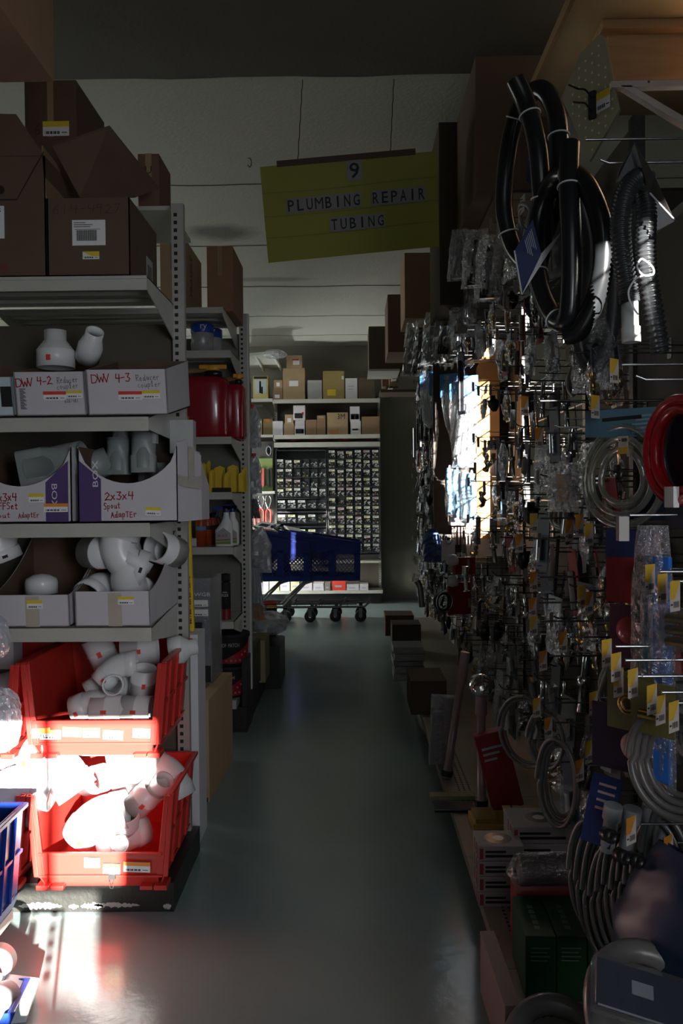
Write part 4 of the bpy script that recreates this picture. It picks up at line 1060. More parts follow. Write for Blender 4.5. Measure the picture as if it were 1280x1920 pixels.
mb.build('red_tube', M('dark_red_tube', (.16,.02,.02), .25), uK)
def drawer_kinds():
    out = []
    dk = M('cabinet_grey', (.045,.05,.055), .4)
    for v in range(4):
        r = random.Random(v+50); mb = MB(); mb.mm((-.047,0,-.058), (.047,.12,-.052)); mb.mm((-.047,0,-.058), (-.044,.02,.040)); mb.mm((.044,0,-.058), (.047,.02,.040)); mb.mm((-.047,.012,-.058), (.047,.014,.050), 0)
        mb.mm((-.047,0,-.058), (.047,.003,-.046), 0)
        n = 9
        for k in range(n): # small parts showing
            x = r.uniform(-.036,.036); z = r.uniform(-.044,.006); mb.box((x,.006,z), (r.uniform(.008,.028),.006,r.uniform(.006,.016)), (0,r.uniform(-1,1),0), 1+(k % 3 == 0)*(v % 2))
        out.append(mb)
    return out, dk
dkinds, dk = drawer_kinds()
met = M('small_metal_parts', (.62,.62,.60), .3, .6, .3, 60)
dmeshes = []
for i, mb in enumerate(dkinds):
    o = mb.build('drawer', [dk, met, brass]); dmeshes.append(o.data); bpy.data.objects.remove(o)
lm = [M('card_label', (.85,.86,.80), .5), M('card_label_yellow', (.80,.80,.50), .5), M('card_label_pink', (.70,.52,.52), .5)]
lmeshes = []
for m_ in lm:
    mb = MB(); mb.mm((-.036,-.003,.020), (.036,-.001,.046), 0); mb.mm((-.030,-.0036,.036), (.020,-.003,.040), 1); mb.mm((-.030,-.0036,.026), (-.005,-.003,.031), 1)
    o = mb.build('label_card', [m_, ink]); lmeshes.append(o.data); bpy.data.objects.remove(o)
def cabinet(label, px0, px1, py0, py1, rows, rowsy, seed):
    x0, x1 = kx(px0), kx(px1); z0, z1 = kz(py1), kz(py0); r = random.Random(seed)
    t = thing('drawer_cabinet', label, 'cabinet', ((x0+x1)/2, YK+.02, z0), (0,0,0), 'small-parts drawer cabinets')
    w_ = (x1-x0)/2; h = z1-z0
    mb = MB(); mb.mm((-w_,.125,0), (w_,.14,h)); mb.mm((-w_,-.004,0), (-w_+.008,.14,h)); mb.mm((w_-.008,-.004,0), (w_,.14,h)); mb.mm((-w_,-.004,h-.01), (w_,.14,h)); mb.mm((-w_,-.004,0), (w_,.14,.01))
    for z in rowsy: mb.mm((-w_,-.002,kz(z)-z0-.005), (w_,.12,kz(z)-z0+.005))
    mb.build('cabinet_frame', dk, t)
    for ri, (z, nc) in enumerate(rows):
        zz_ = kz(z)-z0
        for c in range(nc):
            x = -w_+2*w_*(c+.5)/nc; s_ = (2*w_/nc)/.107
            d = bpy.data.objects.new('drawer', r.choice(dmeshes)); COL.objects.link(d); d.parent = t; d.location = (x, 0, zz_); d.scale = (s_,1,1.05)
            if r.random() < (.97 if seed == 1 else (.95 if c < nc*.5 else .35)):
                l = bpy.data.objects.new('label_card', r.choice(lmeshes if r.random() < .5 else lmeshes[:2])); COL.objects.link(l); l.parent = d; l.location = (0,0,r.choice((0,0,0,-.012)))
    return t
r0 = 852; rows = [(r0+17.9*k, 6) for k in range(11)]
cabinet('right-hand dark drawer cabinet of twelve rows with pale label cards, sun streak at its left', 613, 711, 839, 1042, [(848+17.6*k+4, 6) for k in range(11)], [848+17.6*k+13 for k in range(11)], 1)
cabinet('left-hand dark drawer cabinet with larger bottom drawers, behind the carts', 516, 611, 843, 1042, [(868,6),(886.5,6),(905,6),(922.5,6),(945,5),(972,5),(1000,5)], [876,895,914,934,960,988,1015], 2)
# lit white side panel strip of the right cabinet
# boxes on the two back shelves
def bbox(px0, px1, py0, py1, mat, label, name='cardboard_box', dep=.22, Y=YK+.03, lab=None, txt=None, group='boxes on the back wall shelves', on=None):
    x0, x1 = P(px0,800,Y).x, P(px1,800,Y).x; z1 = P(600,py0,Y).z; z0 = on if on is not None else P(600,py1,Y).z
    t = thing(name, label, 'box', ((x0+x1)/2, Y, z0+.001), (0,0,0), group); w_ = (x1-x0)/2; h = z1-z0
    MB().mm((-w_,0,0), (w_,dep,h)).build('box_body', mat, t)
    if lab: 
        for (a, b_, c, d, m_) in lab: MB().mm((-w_+2*w_*a,-.002,h*b_), (-w_+2*w_*(a+c),.0,h*(b_+d))).build('label_patch' , m_, t)
    if txt:
        for (st, a, b_, c, d, m_) in txt:
            mb = MB(); text(mb, st, (-w_+2*w_*a,-.003,h*b_), (2*w_*c,0,0), (0,0,h*d)); mb.build('lettering', m_, t)
    return t
Z1 = kz(748)+.001; Z2 = kz(815)+.001
bbox(475,503,704,746, M('yellow_tool_box', (.62,.55,.20), .5), 'yellow and pale box with a blue tool picture, top back shelf left', lab=[(.1,.25,.8,.6,M('pale_picture', (.55,.60,.62), .5)),(.42,.28,.12,.5,bluelid),(.55,.25,.1,.3,bluelid),(.05,.88,.9,.1,ink)], on=Z1)
bbox(512,530,727,746, card, 'small brown box under another small one, top back shelf', lab=[(.2,.12,.5,.3,paper)], on=Z1)
bbox(514,530,712,727, cardl, 'small brown box stacked on a small brown box with white label', lab=[(.3,.2,.4,.5,paper)], on=P(600,727,YK+.03).z+.002)
bbox(531,572,690,746, cardl, 'tall tan box carrying a smaller box, top back shelf', lab=[(.28,.42,.42,.18,paper)], on=Z1)
bbox(538,567,666,690, cardl, 'tan box with white and red label on top of the tall tan box', lab=[(.42,.25,.42,.4,paper),(.40,.6,.40,.12,redt)], on=P(600,690,YK+.03).z+.002)
bbox(577,604,713,746, M('grey_file_box', (.40,.42,.40), .6), 'grey-white lidded box on the top back shelf', lab=[(0,.86,1,.14,M('grey_lid', (.48,.50,.48), .6))], on=Z1)
bbox(606,646,696,746, M('cardboard_yellow', (.36,.27,.10), .8), 'large mustard-brown box with a yellow tag on the top back shelf', lab=[(.2,.12,.4,.22,yellowt),(.88,.7,.1,.12,paper)], on=Z1)
bbox(648,670,710,746, white, 'plain white box with faint writing on the top back shelf', on=Z1, lab=[(.2,.6,.5,.03,M('faint_ink', (.4,.4,.45), .6)),(.2,.45,.45,.03,M('faint_ink', (.4,.4,.45), .6))])
bbox(672,703,709,746, M('cardboard_deep_brown', (.11,.08,.055), .85), 'very dark brown box at the right end of the top back shelf', on=Z1)  # very dark brown cardboard
bbox(478,491,782,806, card, 'narrow brown box with pale label at the left of the lower back shelf', lab=[(.3,.4,.6,.4,paper)], on=kz(814)+.001)
bbox(493,511,780,806, M('cardboard_green', (.20,.15,.06), .8), 'olive-brown box behind the hanging bags, lower back shelf', on=kz(814)+.001, lab=[(.2,.7,.5,.2,M('orange_dull', (.4,.15,.04), .7))])
bbox(511,530,789,813, white, 'white small box at the left of the lower back shelf', on=Z2)
bbox(532,551,794,813, cardl, 'small low tan box supporting another, lower back shelf', on=Z2)
bbox(534,550,777,794, cardl, 'small tan box with white label on the low tan box', lab=[(.3,.15,.45,.45,paper)], on=P(600,794,YK+.03).z+.002)
bbox(552,571,798,813, white, 'white box printed black and red, bottom of its stack', lab=[(.1,.15,.8,.5,ink),(.7,.25,.2,.3,redt)], on=Z2)
bbox(553,571,788,797, whitec, 'thin grey-white box in the middle of the stack of three', on=P(600,798,YK+.03).z+.002)
bbox(550,572,760,787, white, 'white box with a black valve picture, topmost of its stack of three', lab=[(.1,.12,.7,.35,ink),(.72,.35,.16,.2,redt)], on=P(600,788,YK+.03).z+.003)
bbox(573,593,787,813, card, 'plain brown box right of the stack of three', on=Z2)
bbox(594,610,779,813, card, 'narrow tall brown box beside the wide box marked 3M', on=Z2, lab=[(.2,.85,.6,.1,cardl)])
bbox(613,652,774,813, cardl, 'wide brown box marked 3M on the lower back shelf', txt=[('3M',.50,.70,.36,.24,ink)], on=Z2, lab=[(.1,.02,.45,.18,cardo)])
bbox(657,676,790,813, white, 'pale box with label carrying a white magnet box', lab=[(.15,.2,.7,.4,paper),(.15,.3,.6,.12,ink)], on=Z2)
bbox(656,674,763,789, white, 'white box with a red horseshoe picture on top of a labelled one', lab=[(.08,.1,.85,.38,ink),(.12,.12,.3,.26,redt),(.62,.14,.25,.25,paper)], on=P(600,790,YK+.03).z+.002)
bbox(678,711,782,813, card, 'plain brown box at the right end of the lower back shelf', on=Z2)
# boxes on the bottom deck behind the carts
Zd = kz(1108)+.001
for i, (a, b_, c, m_, lb) in enumerate(((486,500,1088,whitec,'white sunlit box at the left of the bottom deck'),(502,520,1086,M('yellow_white', (.66,.64,.40), .6),'sunlit cream box with print on the bottom deck'),(522,540,1086,white,'sunlit white box in the middle of the bottom deck'),
    (542,558,1088,M('yellow_white'),'cream box next to the sunlit white box on the bottom deck'),(560,582,1093,whitec,'low white box under the cart bottoms'),(584,604,1094,whitec,'low white printed box behind the cart legs'),(606,616,1094,panelb,'grey box left of the red one on the bottom deck'),(620,645,1088,redt,'red box with pale shapes on the bottom deck'),(647,670,1096,whitec,'pale low box right of the red box'),(672,688,1096,whitec,'pale low box at the right end of the bottom deck'))):
    bbox(a, b_, c, 1108, m_, lb, 'carton', on=Zd, group='boxes on the bottom deck behind the carts', lab=[(.2,.3,.5,.2,M('faint_ink'))])
# green pegboard display with pliers at back left
t = thing('tool_display', 'green and dark tool display panel at the back left', 'display', (0,0,0)); xg0, xg1 = P(484,900,10.1).x, P(513,900,10.1).x
MB().mm((xg0-.4,10.30,kz(985)), (X0k-.02,10.32,kz(826))).build('panel', M('display_panel', (.06,.065,.06), .7), t)
MB().mm((P(486,900,10.28).x,10.28,kz(920)), (P(511,900,10.28).x,10.30,kz(858))).build('green_card', M('green_card', (.18,.26,.08), .6), t)
MB().mm((P(480,900,10.25).x,10.22,kz(925)), (P(515,900,10.25).x,10.30,kz(920))).build('ledge', steel, t)
for i, (a, b_, c, d, m_, lb) in enumerate(((488,495,878,912,M('pinkred', (.45,.10,.08), .5),'red and white blister card on the green display panel'),(500,504,880,912,ink,'black-handled tool on the green display panel'),(506,510,878,912,ink,'rightmost black-handled tool on the green display panel'))):
    t = thing('blister_pack', lb, 'package', P(a, c, 10.26)); q = P(b_, d, 10.26)-P(a, c, 10.26); MB().mm((0,0,0), (q.x,.02,q.z)).build('card', m_, t)
def pliers(px0, py0, py1, Y, lb):
    p = P(px0, py0, Y); h = p.z-P(px0, py1, Y).z; t = thing('pliers', lb, 'pliers', p, group='red-handled pliers on the back left display')
    mb = MB()
    for s in (-1, 1): mb.tube(spl([(s*.008,0,-h*.42),(s*.028,0,-h*.55),(s*.024,0,-h)]), .013, 8)
    mb.build('red_handles', redt, t)
    mb = MB(); mb.tube(spl([(-.02,0,0),(-.035,0,-.06),(0,0,-h*.45)]), .010, 8); mb.tube(spl([(.02,0,0),(.035,0,-.06),(0,0,-h*.45)]), .010, 8); mb.build('jaws', tin, t)
for i, (px, lb) in enumerate(((482,'leftmost red-handled pliers behind the bags'),(490,'second red-handled pliers from the upright'),(503,'red-handled pliers nearest the drawer cabinet'))): pliers(px, 930, 985 if i < 2 else 988, 10.22, lb)
# gadgets hanging above
t = thing('cable_coil', 'small dark coil hanging left of the drawer cabinets', 'coil', P(504,845,10.2)); MB().tube([(.03*math.cos(a/12*6.283),0,.055*math.sin(a/12*6.283)) for a in range(12)], .010, 6, closed=True).build('coil_body', M('grey_coil', (.25,.25,.26), .3), t)
MB().mm((-.04,.01,-.09), (.04,.014,.11)).build('backing_card', M('dark_card', (.05,.05,.055), .5), t)
# slanted light-grey shelves brackets at top back left
t = thing('wall_awning', 'tilted pale shelf on diagonal brackets high at the back left', 'shelf', (0,0,0))
a, b_, c, d = P(462,668,9.6), P(521,660,9.6), P(523,664,10.1), P(462,676,10.1)
MB().plate([P(455,668,9.5), P(522,662,9.5), P(522,690,10.5), P(455,690,10.5)], (0,0,1), .03).build('shelf_top', steelw, t)
for px in (478, 512): MB().tube([P(px,664,9.55), P(px+16,694,10.55)], .02, 6).build('diagonal_bracket', steelw, t)
crumple(MB(), P(515,664,9.5), (.25,.2,.10), 77, 8, .5).build('plastic_scrap', film2, t)

# ================================================================== CARTS
def cart():
    t = thing('shopping_cart', 'x', 'shopping cart')
    # local: +x is the front; origin on floor below the rear wheels, y 0 = near side
    L_, Wd = .86, .52; zb_, zf, zr = .45, .86, 1.00
    def lattice(mb, A, B, C, D, n, th_=.006):
        A, B, C, D = map(Vector, (A, B, C, D))
        def pt(u, v): return (A*(1-u)+B*u)*(1-v)+(D*(1-u)+C*u)*v
        nrm = (B-A).cross(D-A).normalized()
        asp = (B-A).length/(D-A).length; m = max(2, int(n/asp))
        segs = []
        for k in range(-m, n+1):
            for sg in (1, -1):
                pts = []
                for v in (0, 1):
                    u = (k+(m*v if sg == 1 else m*(1-v)))/n; pts.append((u, v))
                (u0, v0), (u1, v1) = pts
                lo, hi = 0., 1.
                du = u1-u0
                if abs(du) < 1e-9: continue
                t0, t1 = sorted(((0-u0)/du, (1-u0)/du)); lo = max(lo, t0); hi = min(hi, t1)
                if hi-lo < .02: continue
                p, q = pt(u0+du*lo, v0+(v1-v0)*lo), pt(u0+du*hi, v0+(v1-v0)*hi)
                w_ = (q-p).cross(nrm).normalized()*.0038
                mb.plate([p-w_, q-w_, q+w_, p+w_], nrm, th_)
    for y, ins in ((0, .03), (Wd, -.03)):
        mb = MB()
        def s(x, z): return (x, y+ins*(1-(z-.4)/.55), z)
        TL, TR, BR, BL = (0, zr), (L_, zf), (L_, zb_), (.0, zb_)
        def lp(u, v):
            x = (TL[0]*(1-u)+TR[0]*u)*(1-v)+(BL[0]*(1-u)+BR[0]*u)*v; z = (TL[1]*(1-u)+TR[1]*u)*(1-v)+(BL[1]*(1-u)+BR[1]*u)*v
            return s(x, z)
        bars_v = [0, .06, .29, .37, .62, .70, .94, 1.0]
        for v0, v1 in ((0,.34),(.88,1.0)): mb.plate([lp(0,v0), lp(1,v0), lp(1,v1), lp(0,v1)], (0,1,0), .010)
        for u0, u1 in ((0,.06),(.30,.374),(.614,.688),(.928,1.)): mb.plate([lp(u0,.28), lp(u1,.28), lp(u1,.92), lp(u0,.92)], (0,1,0), .012)
        for u0, u1 in ((.06,.30),(.374,.614),(.688,.928)): lattice(mb, lp(u0,.34), lp(u1,.34), lp(u1,.88), lp(u0,.88), 5)
        mb.plate([lp(0,0), lp(1,0), lp(1,.05), lp(0,.05)], (0,-1 if y == 0 else 1,0), .022)
        mb.build('basket_side', cartb, t)
    mb = MB()
    f = [(L_,.03*.1,zf),(L_,Wd,zf),(L_-.02,Wd-.03,zb_+.03),(L_-.02,.03,zb_+.03)]
    mb.plate([f[0], f[1], (L_-.005,Wd-.01,zf-.07), (L_-.005,.01,zf-.07)], (1,0,0), .012)
    lattice(mb, (L_-.003,.01,zf-.07), (L_-.003,Wd-.01,zf-.07), f[2], f[3], 10)
    mb.plate([f[3], f[2], (L_-.02,Wd-.03,zb_+.06), (L_-.02,.03,zb_+.06)], (1,0,0), .012)
    mb.tube([(L_+.01,.0,zf),(L_+.01,Wd,zf)], .014, 8)
    mb.build('basket_front', cartb, t)
    mb = MB(); mb.plate([(.10,.03,zb_),(L_-.02,.03,zb_+.03),(L_-.02,Wd-.03,zb_+.03),(.10,Wd-.03,zb_)], (0,0,-1), .008); mb.build('basket_floor', cartb, t)
    mb = MB(); lattice(mb, (.0,.02,zr-.02), (.0,Wd-.02,zr-.02), (.10,Wd-.04,zb_+.02), (.10,.04,zb_+.02), 9); mb.build('rear_gate', cartb, t)
    mb = MB(); mb.plate([(.06,.10,zr-.01),(.34,.10,zr-.06),(.34,Wd-.10,zr-.06),(.06,Wd-.10,zr-.01)], (0,0,1), .008); mb.build('child_seat_flap', cartb, t)
    mb = MB(); mb.tube([(-.07,.0,zr+.03),(-.07,Wd,zr+.03)], .016, 10); mb.build('handle', cartb, t)
    fr = M('cart_frame_chrome', (.20,.20,.21), .25, .9)
    mb = MB()
    for y in (.05, Wd-.05):
        mb.tube([(-.07,y,zr+.03),(.0,y,zr-.02)], .011, 8)
        mb.tube([(.36,y,zb_),(.27,y,zb_-.03),(.06,y,.20),(.03,y,.17)], .013, 8); mb.tube([(.28,y,zb_),(.02,y,.21)], .009, 8)
        mb.tube([(.0,y,.165),(.90,y+(.04 if y < .2 else -.04),.165),(.97,y+(.05 if y < .2 else -.05),.22)], .011, 8)
    for k in range(6): y = .09+k*.068; mb.tube([(.05,y,.19),(.82,y,.19)], .004, 6)
    for k in range(3): mb.tube([(.12+.3*k,.06,.185),(.12+.3*k,Wd-.06,.185)], .005, 6)
    mb.build('chassis', fr, t)
    for x, y, s_ in ((.06,.05,0), (.06,Wd-.05,0), (.86,.09,1), (.86,Wd-.09,1)):
        mb = MB(); T = Matrix.Translation((x, y, .0645)) @ Matrix.Rotation(R(90), 4, 'X')
        mb.lathe([(.02,-.016),(.056,-.016),(.063,-.010),(.063,.010),(.056,.016),(.02,.016)], 24, 0, T)
        o = mb.build('wheel', rubber, t)
        m2 = MB(); m2.mm((x-.018,y-.024,.06), (x+.018,y-.020,.155)); m2.mm((x-.018,y+.020,.06), (x+.018,y+.024,.155)); m2.mm((x-.02,y-.024,.145), (x+.02,y+.024,.155)); m2.build('wheel_fork', fr, o)
    return t
Kc = Kind(cart()); 
cx = P(678, 1010, 8.72).x-.88
for k, lb in enumerate(('frontmost blue shopping cart of the nested row, its nose free', 'second blue shopping cart, nested into the front one', 'third blue shopping cart in the nested row', 'rearmost blue shopping cart of the nested row, half behind the bags')):
    Kc.put((cx-.27*k, 8.72+.02*(k % 2), 0), (0,0,R(-1)), lb, 'nested blue shopping carts')
t = thing('sale_paper', 'white printed flyer lying on the nested cart baskets', 'paper', P(500,985,8.95), (R(8),R(10),R(-12))); MB().mm((-.11,-.15,0), (.11,.15,.003)).build('sheet', paper, t); MB().mm((-.07,-.10,.0031), (.03,.05,.0036)).build('print', ink, t)
t = thing('sale_paper', 'second sheet of paper further right on the cart baskets', 'paper', P(548,992,8.98), (R(8),R(12),R(10))); MB().mm((-.09,-.12,0), (.09,.12,.003)).build('sheet', paper, t)

# ================================================================== SIGN
YS = 3.82
TL, TR, BR, BL = P(487,313,YS), P(820,283,YS+.02), P(823,462,YS+.16), P(503,493,YS+.14)
def SG(u, v, off=0.):
    p = (TL*(1-u)+TR*u)*(1-v)+(BL*(1-u)+BR*u)*v
    n = (TR-TL).cross(BL-TL).normalized()
    if n.y > 0: n = -n
    return p+n*off
t = thing('aisle_sign', 'yellow-green hanging sign reading 9 PLUMBING REPAIR TUBING', 'sign', (TL+TR)/2)
O = Vector(t.location)
mb = MB(); n = 12
def sbox(mb, u0, u1, v0, v1, off, th_, mi=0, nu=1):
    for k in range(nu):
        a, b_ = u0+(u1-u0)*k/nu, u0+(u1-u0)*(k+1)/nu
        mb.plate([SG(a,v0,off)-O, SG(b_,v0,off)-O, SG(b_,v1,off)-O, SG(a,v1,off)-O], SG(.5,.5,1)-SG(.5,.5,0), th_, mi)
sbox(mb, 0, 1, 0, 1, -.006, .006, 0, 1); mb.build('sign_board', signm, t)
for v in (.27,.515,.735):
    mb = MB()
    for k in range(16):
        u0, u1 = k/16, (k+1)/16; w0, w1 = v+.010*math.sin(u0*5), v+.010*math.sin(u1*5)
        mb.plate([SG(u0,w0-.004,0)-O, SG(u1,w1-.004,0)-O, SG(u1,w1+.004,0)-O, SG(u0,w0+.004,0)-O], SG(.5,.5,1)-SG(.5,.5,0), .004)
    mb.build('letter_rail', M('sign_rail', (.17,.17,.01), .5), t)
let = MB(); TW = {}
def letter(ch, u0, u1, v0, v1, bold=False):
    sbox(TW.setdefault((v0 > .5, v0 > .3, u0 > .6), MB()), u0, u1, v0, v1, .004, .0015)
    vs, fs = textmesh(ch, 0. if ch == 'M' else .012); pu, pv = (u1-u0)*(.06 if ch == 'M' else .17), (v1-v0)*.12
    if ch == 'I': pu = (u1-u0)*.40
    let.add([SG(u0+pu+(u1-u0-2*pu)*a, v1-pv-(v1-v0-2*pv)*b_, .0062)-O for a, b_ in vs], fs)
letter('9', .485, .570, .015, .225)
for i, ch in enumerate('PLUMBING'): letter(ch, .130+.0535*i, .130+.0535*(i+1), .345, .500)
for i, ch in enumerate('REPAIR'): letter(ch, .615+.0525*i, .615+.0525*(i+1), .345, .500)
for i, ch in enumerate('TUBING'): letter(ch, .370+.0535*i, .370+.0535*(i+1), .585, .735)
for tw in TW.values(): tw.build('letter_tile', tilem, t)
o = let.build('lettering', ink, t); so_ = o.modifiers.new('thick', 'SOLIDIFY'); so_.thickness = .0005
mb = MB(); sbox(mb, .095, .875, -.045, .015, -.008, .016); mb.build('hanger_strip', brown, t)
for px_, py_, u in ((567,150,.215),(738,148,.735)):
    top = PZ(px_, py_, ZC-.006); top.z = ZC-.006; bot = SG(u, -.04)
    pts = [top+(bot-top)*(k/14)+Vector((.0015*math.sin(k*2.1),0,0)) for k in range(15)]
    MB().tube([p-O for p in pts], .0022, 6).build('hanging_cord', brown, t)
hk = PZ(468, 296, ZC)
t = thing('ceiling_hook', 'small dark metal hook screwed into the ceiling left of the sign', 'hook', hk)
MB().tube(spl([(-.012,0,0),(.0,0,-.002),(.008,0,-.015),(.008,0,-.04),(-.002,0,-.052),(-.012,0,-.040)]), .0022, 8).build('hook_body', ink, t)

# ================================================================== RIGHT GONDOLA
XW = .95; XD = .385; ZD = .12
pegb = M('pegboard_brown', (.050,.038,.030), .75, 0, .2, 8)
deckm = M('deck_steel', (.30,.26,.21), .45, 0, .25, 5)
def rgon(Y0, Y1, zt, label, grid=None):
    t = thing('pegboard_gondola', label, 'shelving unit', (0, Y0, 0), group=None); L_ = Y1-Y0
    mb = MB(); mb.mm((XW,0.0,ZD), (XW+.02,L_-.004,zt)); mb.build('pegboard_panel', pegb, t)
    mb = MB(); mb.mm((XW-.012,-.02,0), (XW+.03,.02,max(zt, grid or 0)+.02)); mb.build('upright', blackm, t)
    if grid:
        mb = MB(); z = zt+.1
        while z < grid: mb.mm((XW,0,z-.003), (XW+.006,L_,z+.003)); z += .1
        mb.mm((XW-.01,L_-.012,0), (XW+.01,L_-.004,grid)); mb.build('wire_grid', wired, t)
    mb = MB(); mb.mm((XD,0.002,ZD-.012), (XW,L_-.002,ZD)); mb.mm((XD,.002,ZD-.045), (XD+.004,L_-.002,ZD)); mb.mm((XD-.004,.002,ZD-.008), (XD+.01,L_-.002,ZD+.002)); mb.build('base_deck', deckm, t)
    if 1 < Y0 < 3.5:
        mb = MB(); n = int(L_/.022)
        for k in range(n):
            for c in range(3): mb.mm((XD+.05+.022*c,.01+.022*k,ZD), (XD+.058+.022*c,.018+.022*k,ZD+.0006))
        mb.build('deck_slots', dark, t)
    MB().mm((XD+.03,.002,0), (XD+.05,L_-.002,ZD-.013)).build('kick_plate', blackm, t)
    return t
secs = [(.75,1.25,1.42,'nearest narrow pegboard section at the right, low board with open wire grid above',2.5),
        (1.25,2.12,2.58,'pegboard section right behind the corrugated hoses',None),
        (2.12,2.78,2.15,'second pegboard section from the right edge, lower board behind the hose coils',None),
        (2.78,3.34,2.58,'narrow tall pegboard section left of the black hoses',None),
        (3.34,4.56,1.22,'third section on the right, mostly open wire grid in deep shade',2.58),
        (4.56,5.78,2.58,'pegboard section carrying the sunlit blue headed bags',None),
        (5.78,7.00,1.80,'fifth section on the right, towards the carts, open grid at its top',2.58),
        (7.00,8.30,2.58,'farthest pegboard section on the right before the back wall',None)]
for a, b_, zt, lb, gd in secs: rgon(a, b_, zt, lb, gd)

# overhead storage: wooden deck, brackets, big cartons
t = thing('overhead_shelf', 'wooden overhead shelf at the top right with joist and white steel bracket', 'shelf', (0,0,0))
ZJ = P(1220,40,2.78).z
MB().mm((.72,2.56,ZJ), (1.9,3.46,ZJ+.02)).build('plywood_deck', M('cream_board', (.52,.40,.24), .7, 0, .12, 3), t)
MB().mm((.705,2.56,ZJ-.006), (.72,3.46,ZJ+.03)).build('edge_strip', wood2, t)
xj = P(1126,100,2.78).x
MB().mm((xj+.03,2.80,P(1220,150,2.80).z), (1.9,2.84,ZJ-.03)).mm((xj,2.76,ZJ-.032), (1.9,2.90,ZJ-.001)).build('joist', wood1, t, bevel=.002)
brm = M('white_bracket', (.62,.58,.56), .4)
mb = MB(); A = P(1146,152,2.74); B_ = P(1420,146,2.74); C_ = P(1420,300,2.74); mb.plate([A, B_, B_-EZ*.020, A-EZ*.020], (0,1,0), .03)
mb.plate([A+Vector((.03,0,-.015)), A+Vector((.065,0,-.015)), C_, C_-Vector((0.04,0,.01))], (0,1,0), .03)
mb.build('steel_bracket', brm, t)
MB().lathe([(.001,0),(.004,0)], 12, 0, Matrix.Translation(P(1216,153,2.737)) @ Matrix.Rotation(R(90),4,'X')).build('bracket_hole', ink, t)
MB().mm((1.35,2.57,0), (1.39,2.61,ZJ)).mm((1.35,3.3,0), (1.39,3.34,ZJ)).mm((1.86,2.7,0), (1.9,2.74,ZJ)).build('post', postm, t)
# pegboard offcut hanging from the joist end
n_ = Vector((-.70,-.714,.0)).normalized(); O_ = P(1160,206,2.74)
def PL(px, py):
    d = ray(px, py); o_ = Vector((0,0,CAMZ)); tt = (O_-o_).dot(n_)/d.dot(n_); return o_+d*tt
flat = [PL(*q) for q in ((1124,64),(1134,70),(1160,206),(1105,302),(1052,184),(1088,100))]
c0 = sum(flat, Vector())/len(flat)
t = thing('pegboard_offcut', 'angled pegboard piece with pale holes and a yellow sticker, under the overhead shelf', 'board', c0)
MB().plate([p-c0 for p in flat], -n_, .012).build('board', M('pegboard_grey', (.34,.32,.22), .6, 0, .1), t)
mb = MB(); u_ = EZ; v_ = n_.cross(u_)
def inside(q):
    s_ = 0; k = len(flat)
    for i in range(k):
        a, b_ = flat[i]-c0, flat[(i+1) % k]-c0
        c = (b_-a).cross(q-a).dot(n_)
        s_ = s_ or (1 if c > 0 else -1)
        if c*s_ < (b_-a).length*.012: return False
    return True
for i in range(-12, 13):
    for j in range(-12, 13):
        q = u_*(i*.032+(j % 2)*.016)+v_*(j*.024)
        if inside(q):
            vs = [q+n_*.0012+(u_*math.cos(a)+v_*math.sin(a))*.0042 for a in [k*math.pi/4 for k in range(8)]]; mb.add(vs, [tuple(range(8))], 0)
mb.build('peg_holes', M('hole_pale', (.75,.58,.34), .6), t)
q0, q1 = PL(1118,214), PL(1144,200)
sticker(MB(), q0-c0+n_*.002, q1-q0, EZ*.065, n_, kind=0).build('price_sticker', [paper, yellowt, ink], t)
a = PL(1112,190)-c0
mb = MB()
for dz, L_ in ((.0,.16),(-.045,.13)): mb.tube(spl([a+EZ*dz, a+n_*.05+EZ*(dz+.02), a+n_*.10+EZ*(dz+.008), a+n_*L_+EZ*(dz-.0)]), .0032, 6)
mb.plate([a+EZ*.03+n_*.001+v_*.012, a+EZ*.03+n_*.001-v_*.012, a-EZ*.06+n_*.001-v_*.012, a-EZ*.06+n_*.001+v_*.012], n_, .012); mb.build('peg_fixture', ink, t)
# big cartons on the overhead level
ZO = 2.63
t = thing('top_deck', 'dark steel deck on top of the right pegboard run carrying the cartons', 'shelf', (0,0,0))
MB().mm((.62,3.50,ZO-.012), (1.45,9.0,ZO)).build('deck', M('deck_dark', (.035,.03,.025), .7), t)
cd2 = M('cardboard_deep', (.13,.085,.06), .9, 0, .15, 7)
zc = P(960,262,3.40).z
def rbox(px0, px1, pyt, Y, lb, mat, dep=.5, ztop=None, z0=None, x1=None, name='cardboard_box', Yf=None):
    x0 = P(px0, 500, Y).x; x1_ = x1 if x1 is not None else P(px1, 500, Y).x; z0_ = ZO+.001 if z0 is None else z0; zt = P(px0, pyt, Y).z if ztop is None else ztop
    return carton(name, lb, x0, x1_, Y, Y+dep, z0_, zt-z0_, mat, tape=False)
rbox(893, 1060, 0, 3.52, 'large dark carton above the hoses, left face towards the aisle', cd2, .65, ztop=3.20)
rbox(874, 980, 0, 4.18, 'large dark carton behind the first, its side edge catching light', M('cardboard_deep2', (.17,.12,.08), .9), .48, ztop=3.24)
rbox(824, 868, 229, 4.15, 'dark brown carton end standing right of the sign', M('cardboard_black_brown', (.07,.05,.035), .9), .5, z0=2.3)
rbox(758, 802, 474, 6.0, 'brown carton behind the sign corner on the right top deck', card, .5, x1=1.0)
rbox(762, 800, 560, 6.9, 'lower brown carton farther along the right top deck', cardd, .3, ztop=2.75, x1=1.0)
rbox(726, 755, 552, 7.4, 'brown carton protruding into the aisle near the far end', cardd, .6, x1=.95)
rbox(690, 756, 612, 8.4, 'dark carton protruding farthest into the aisle by the back wall', M('cardboard_black_brown'), .5, x1=.9, z0=ZO+.001)
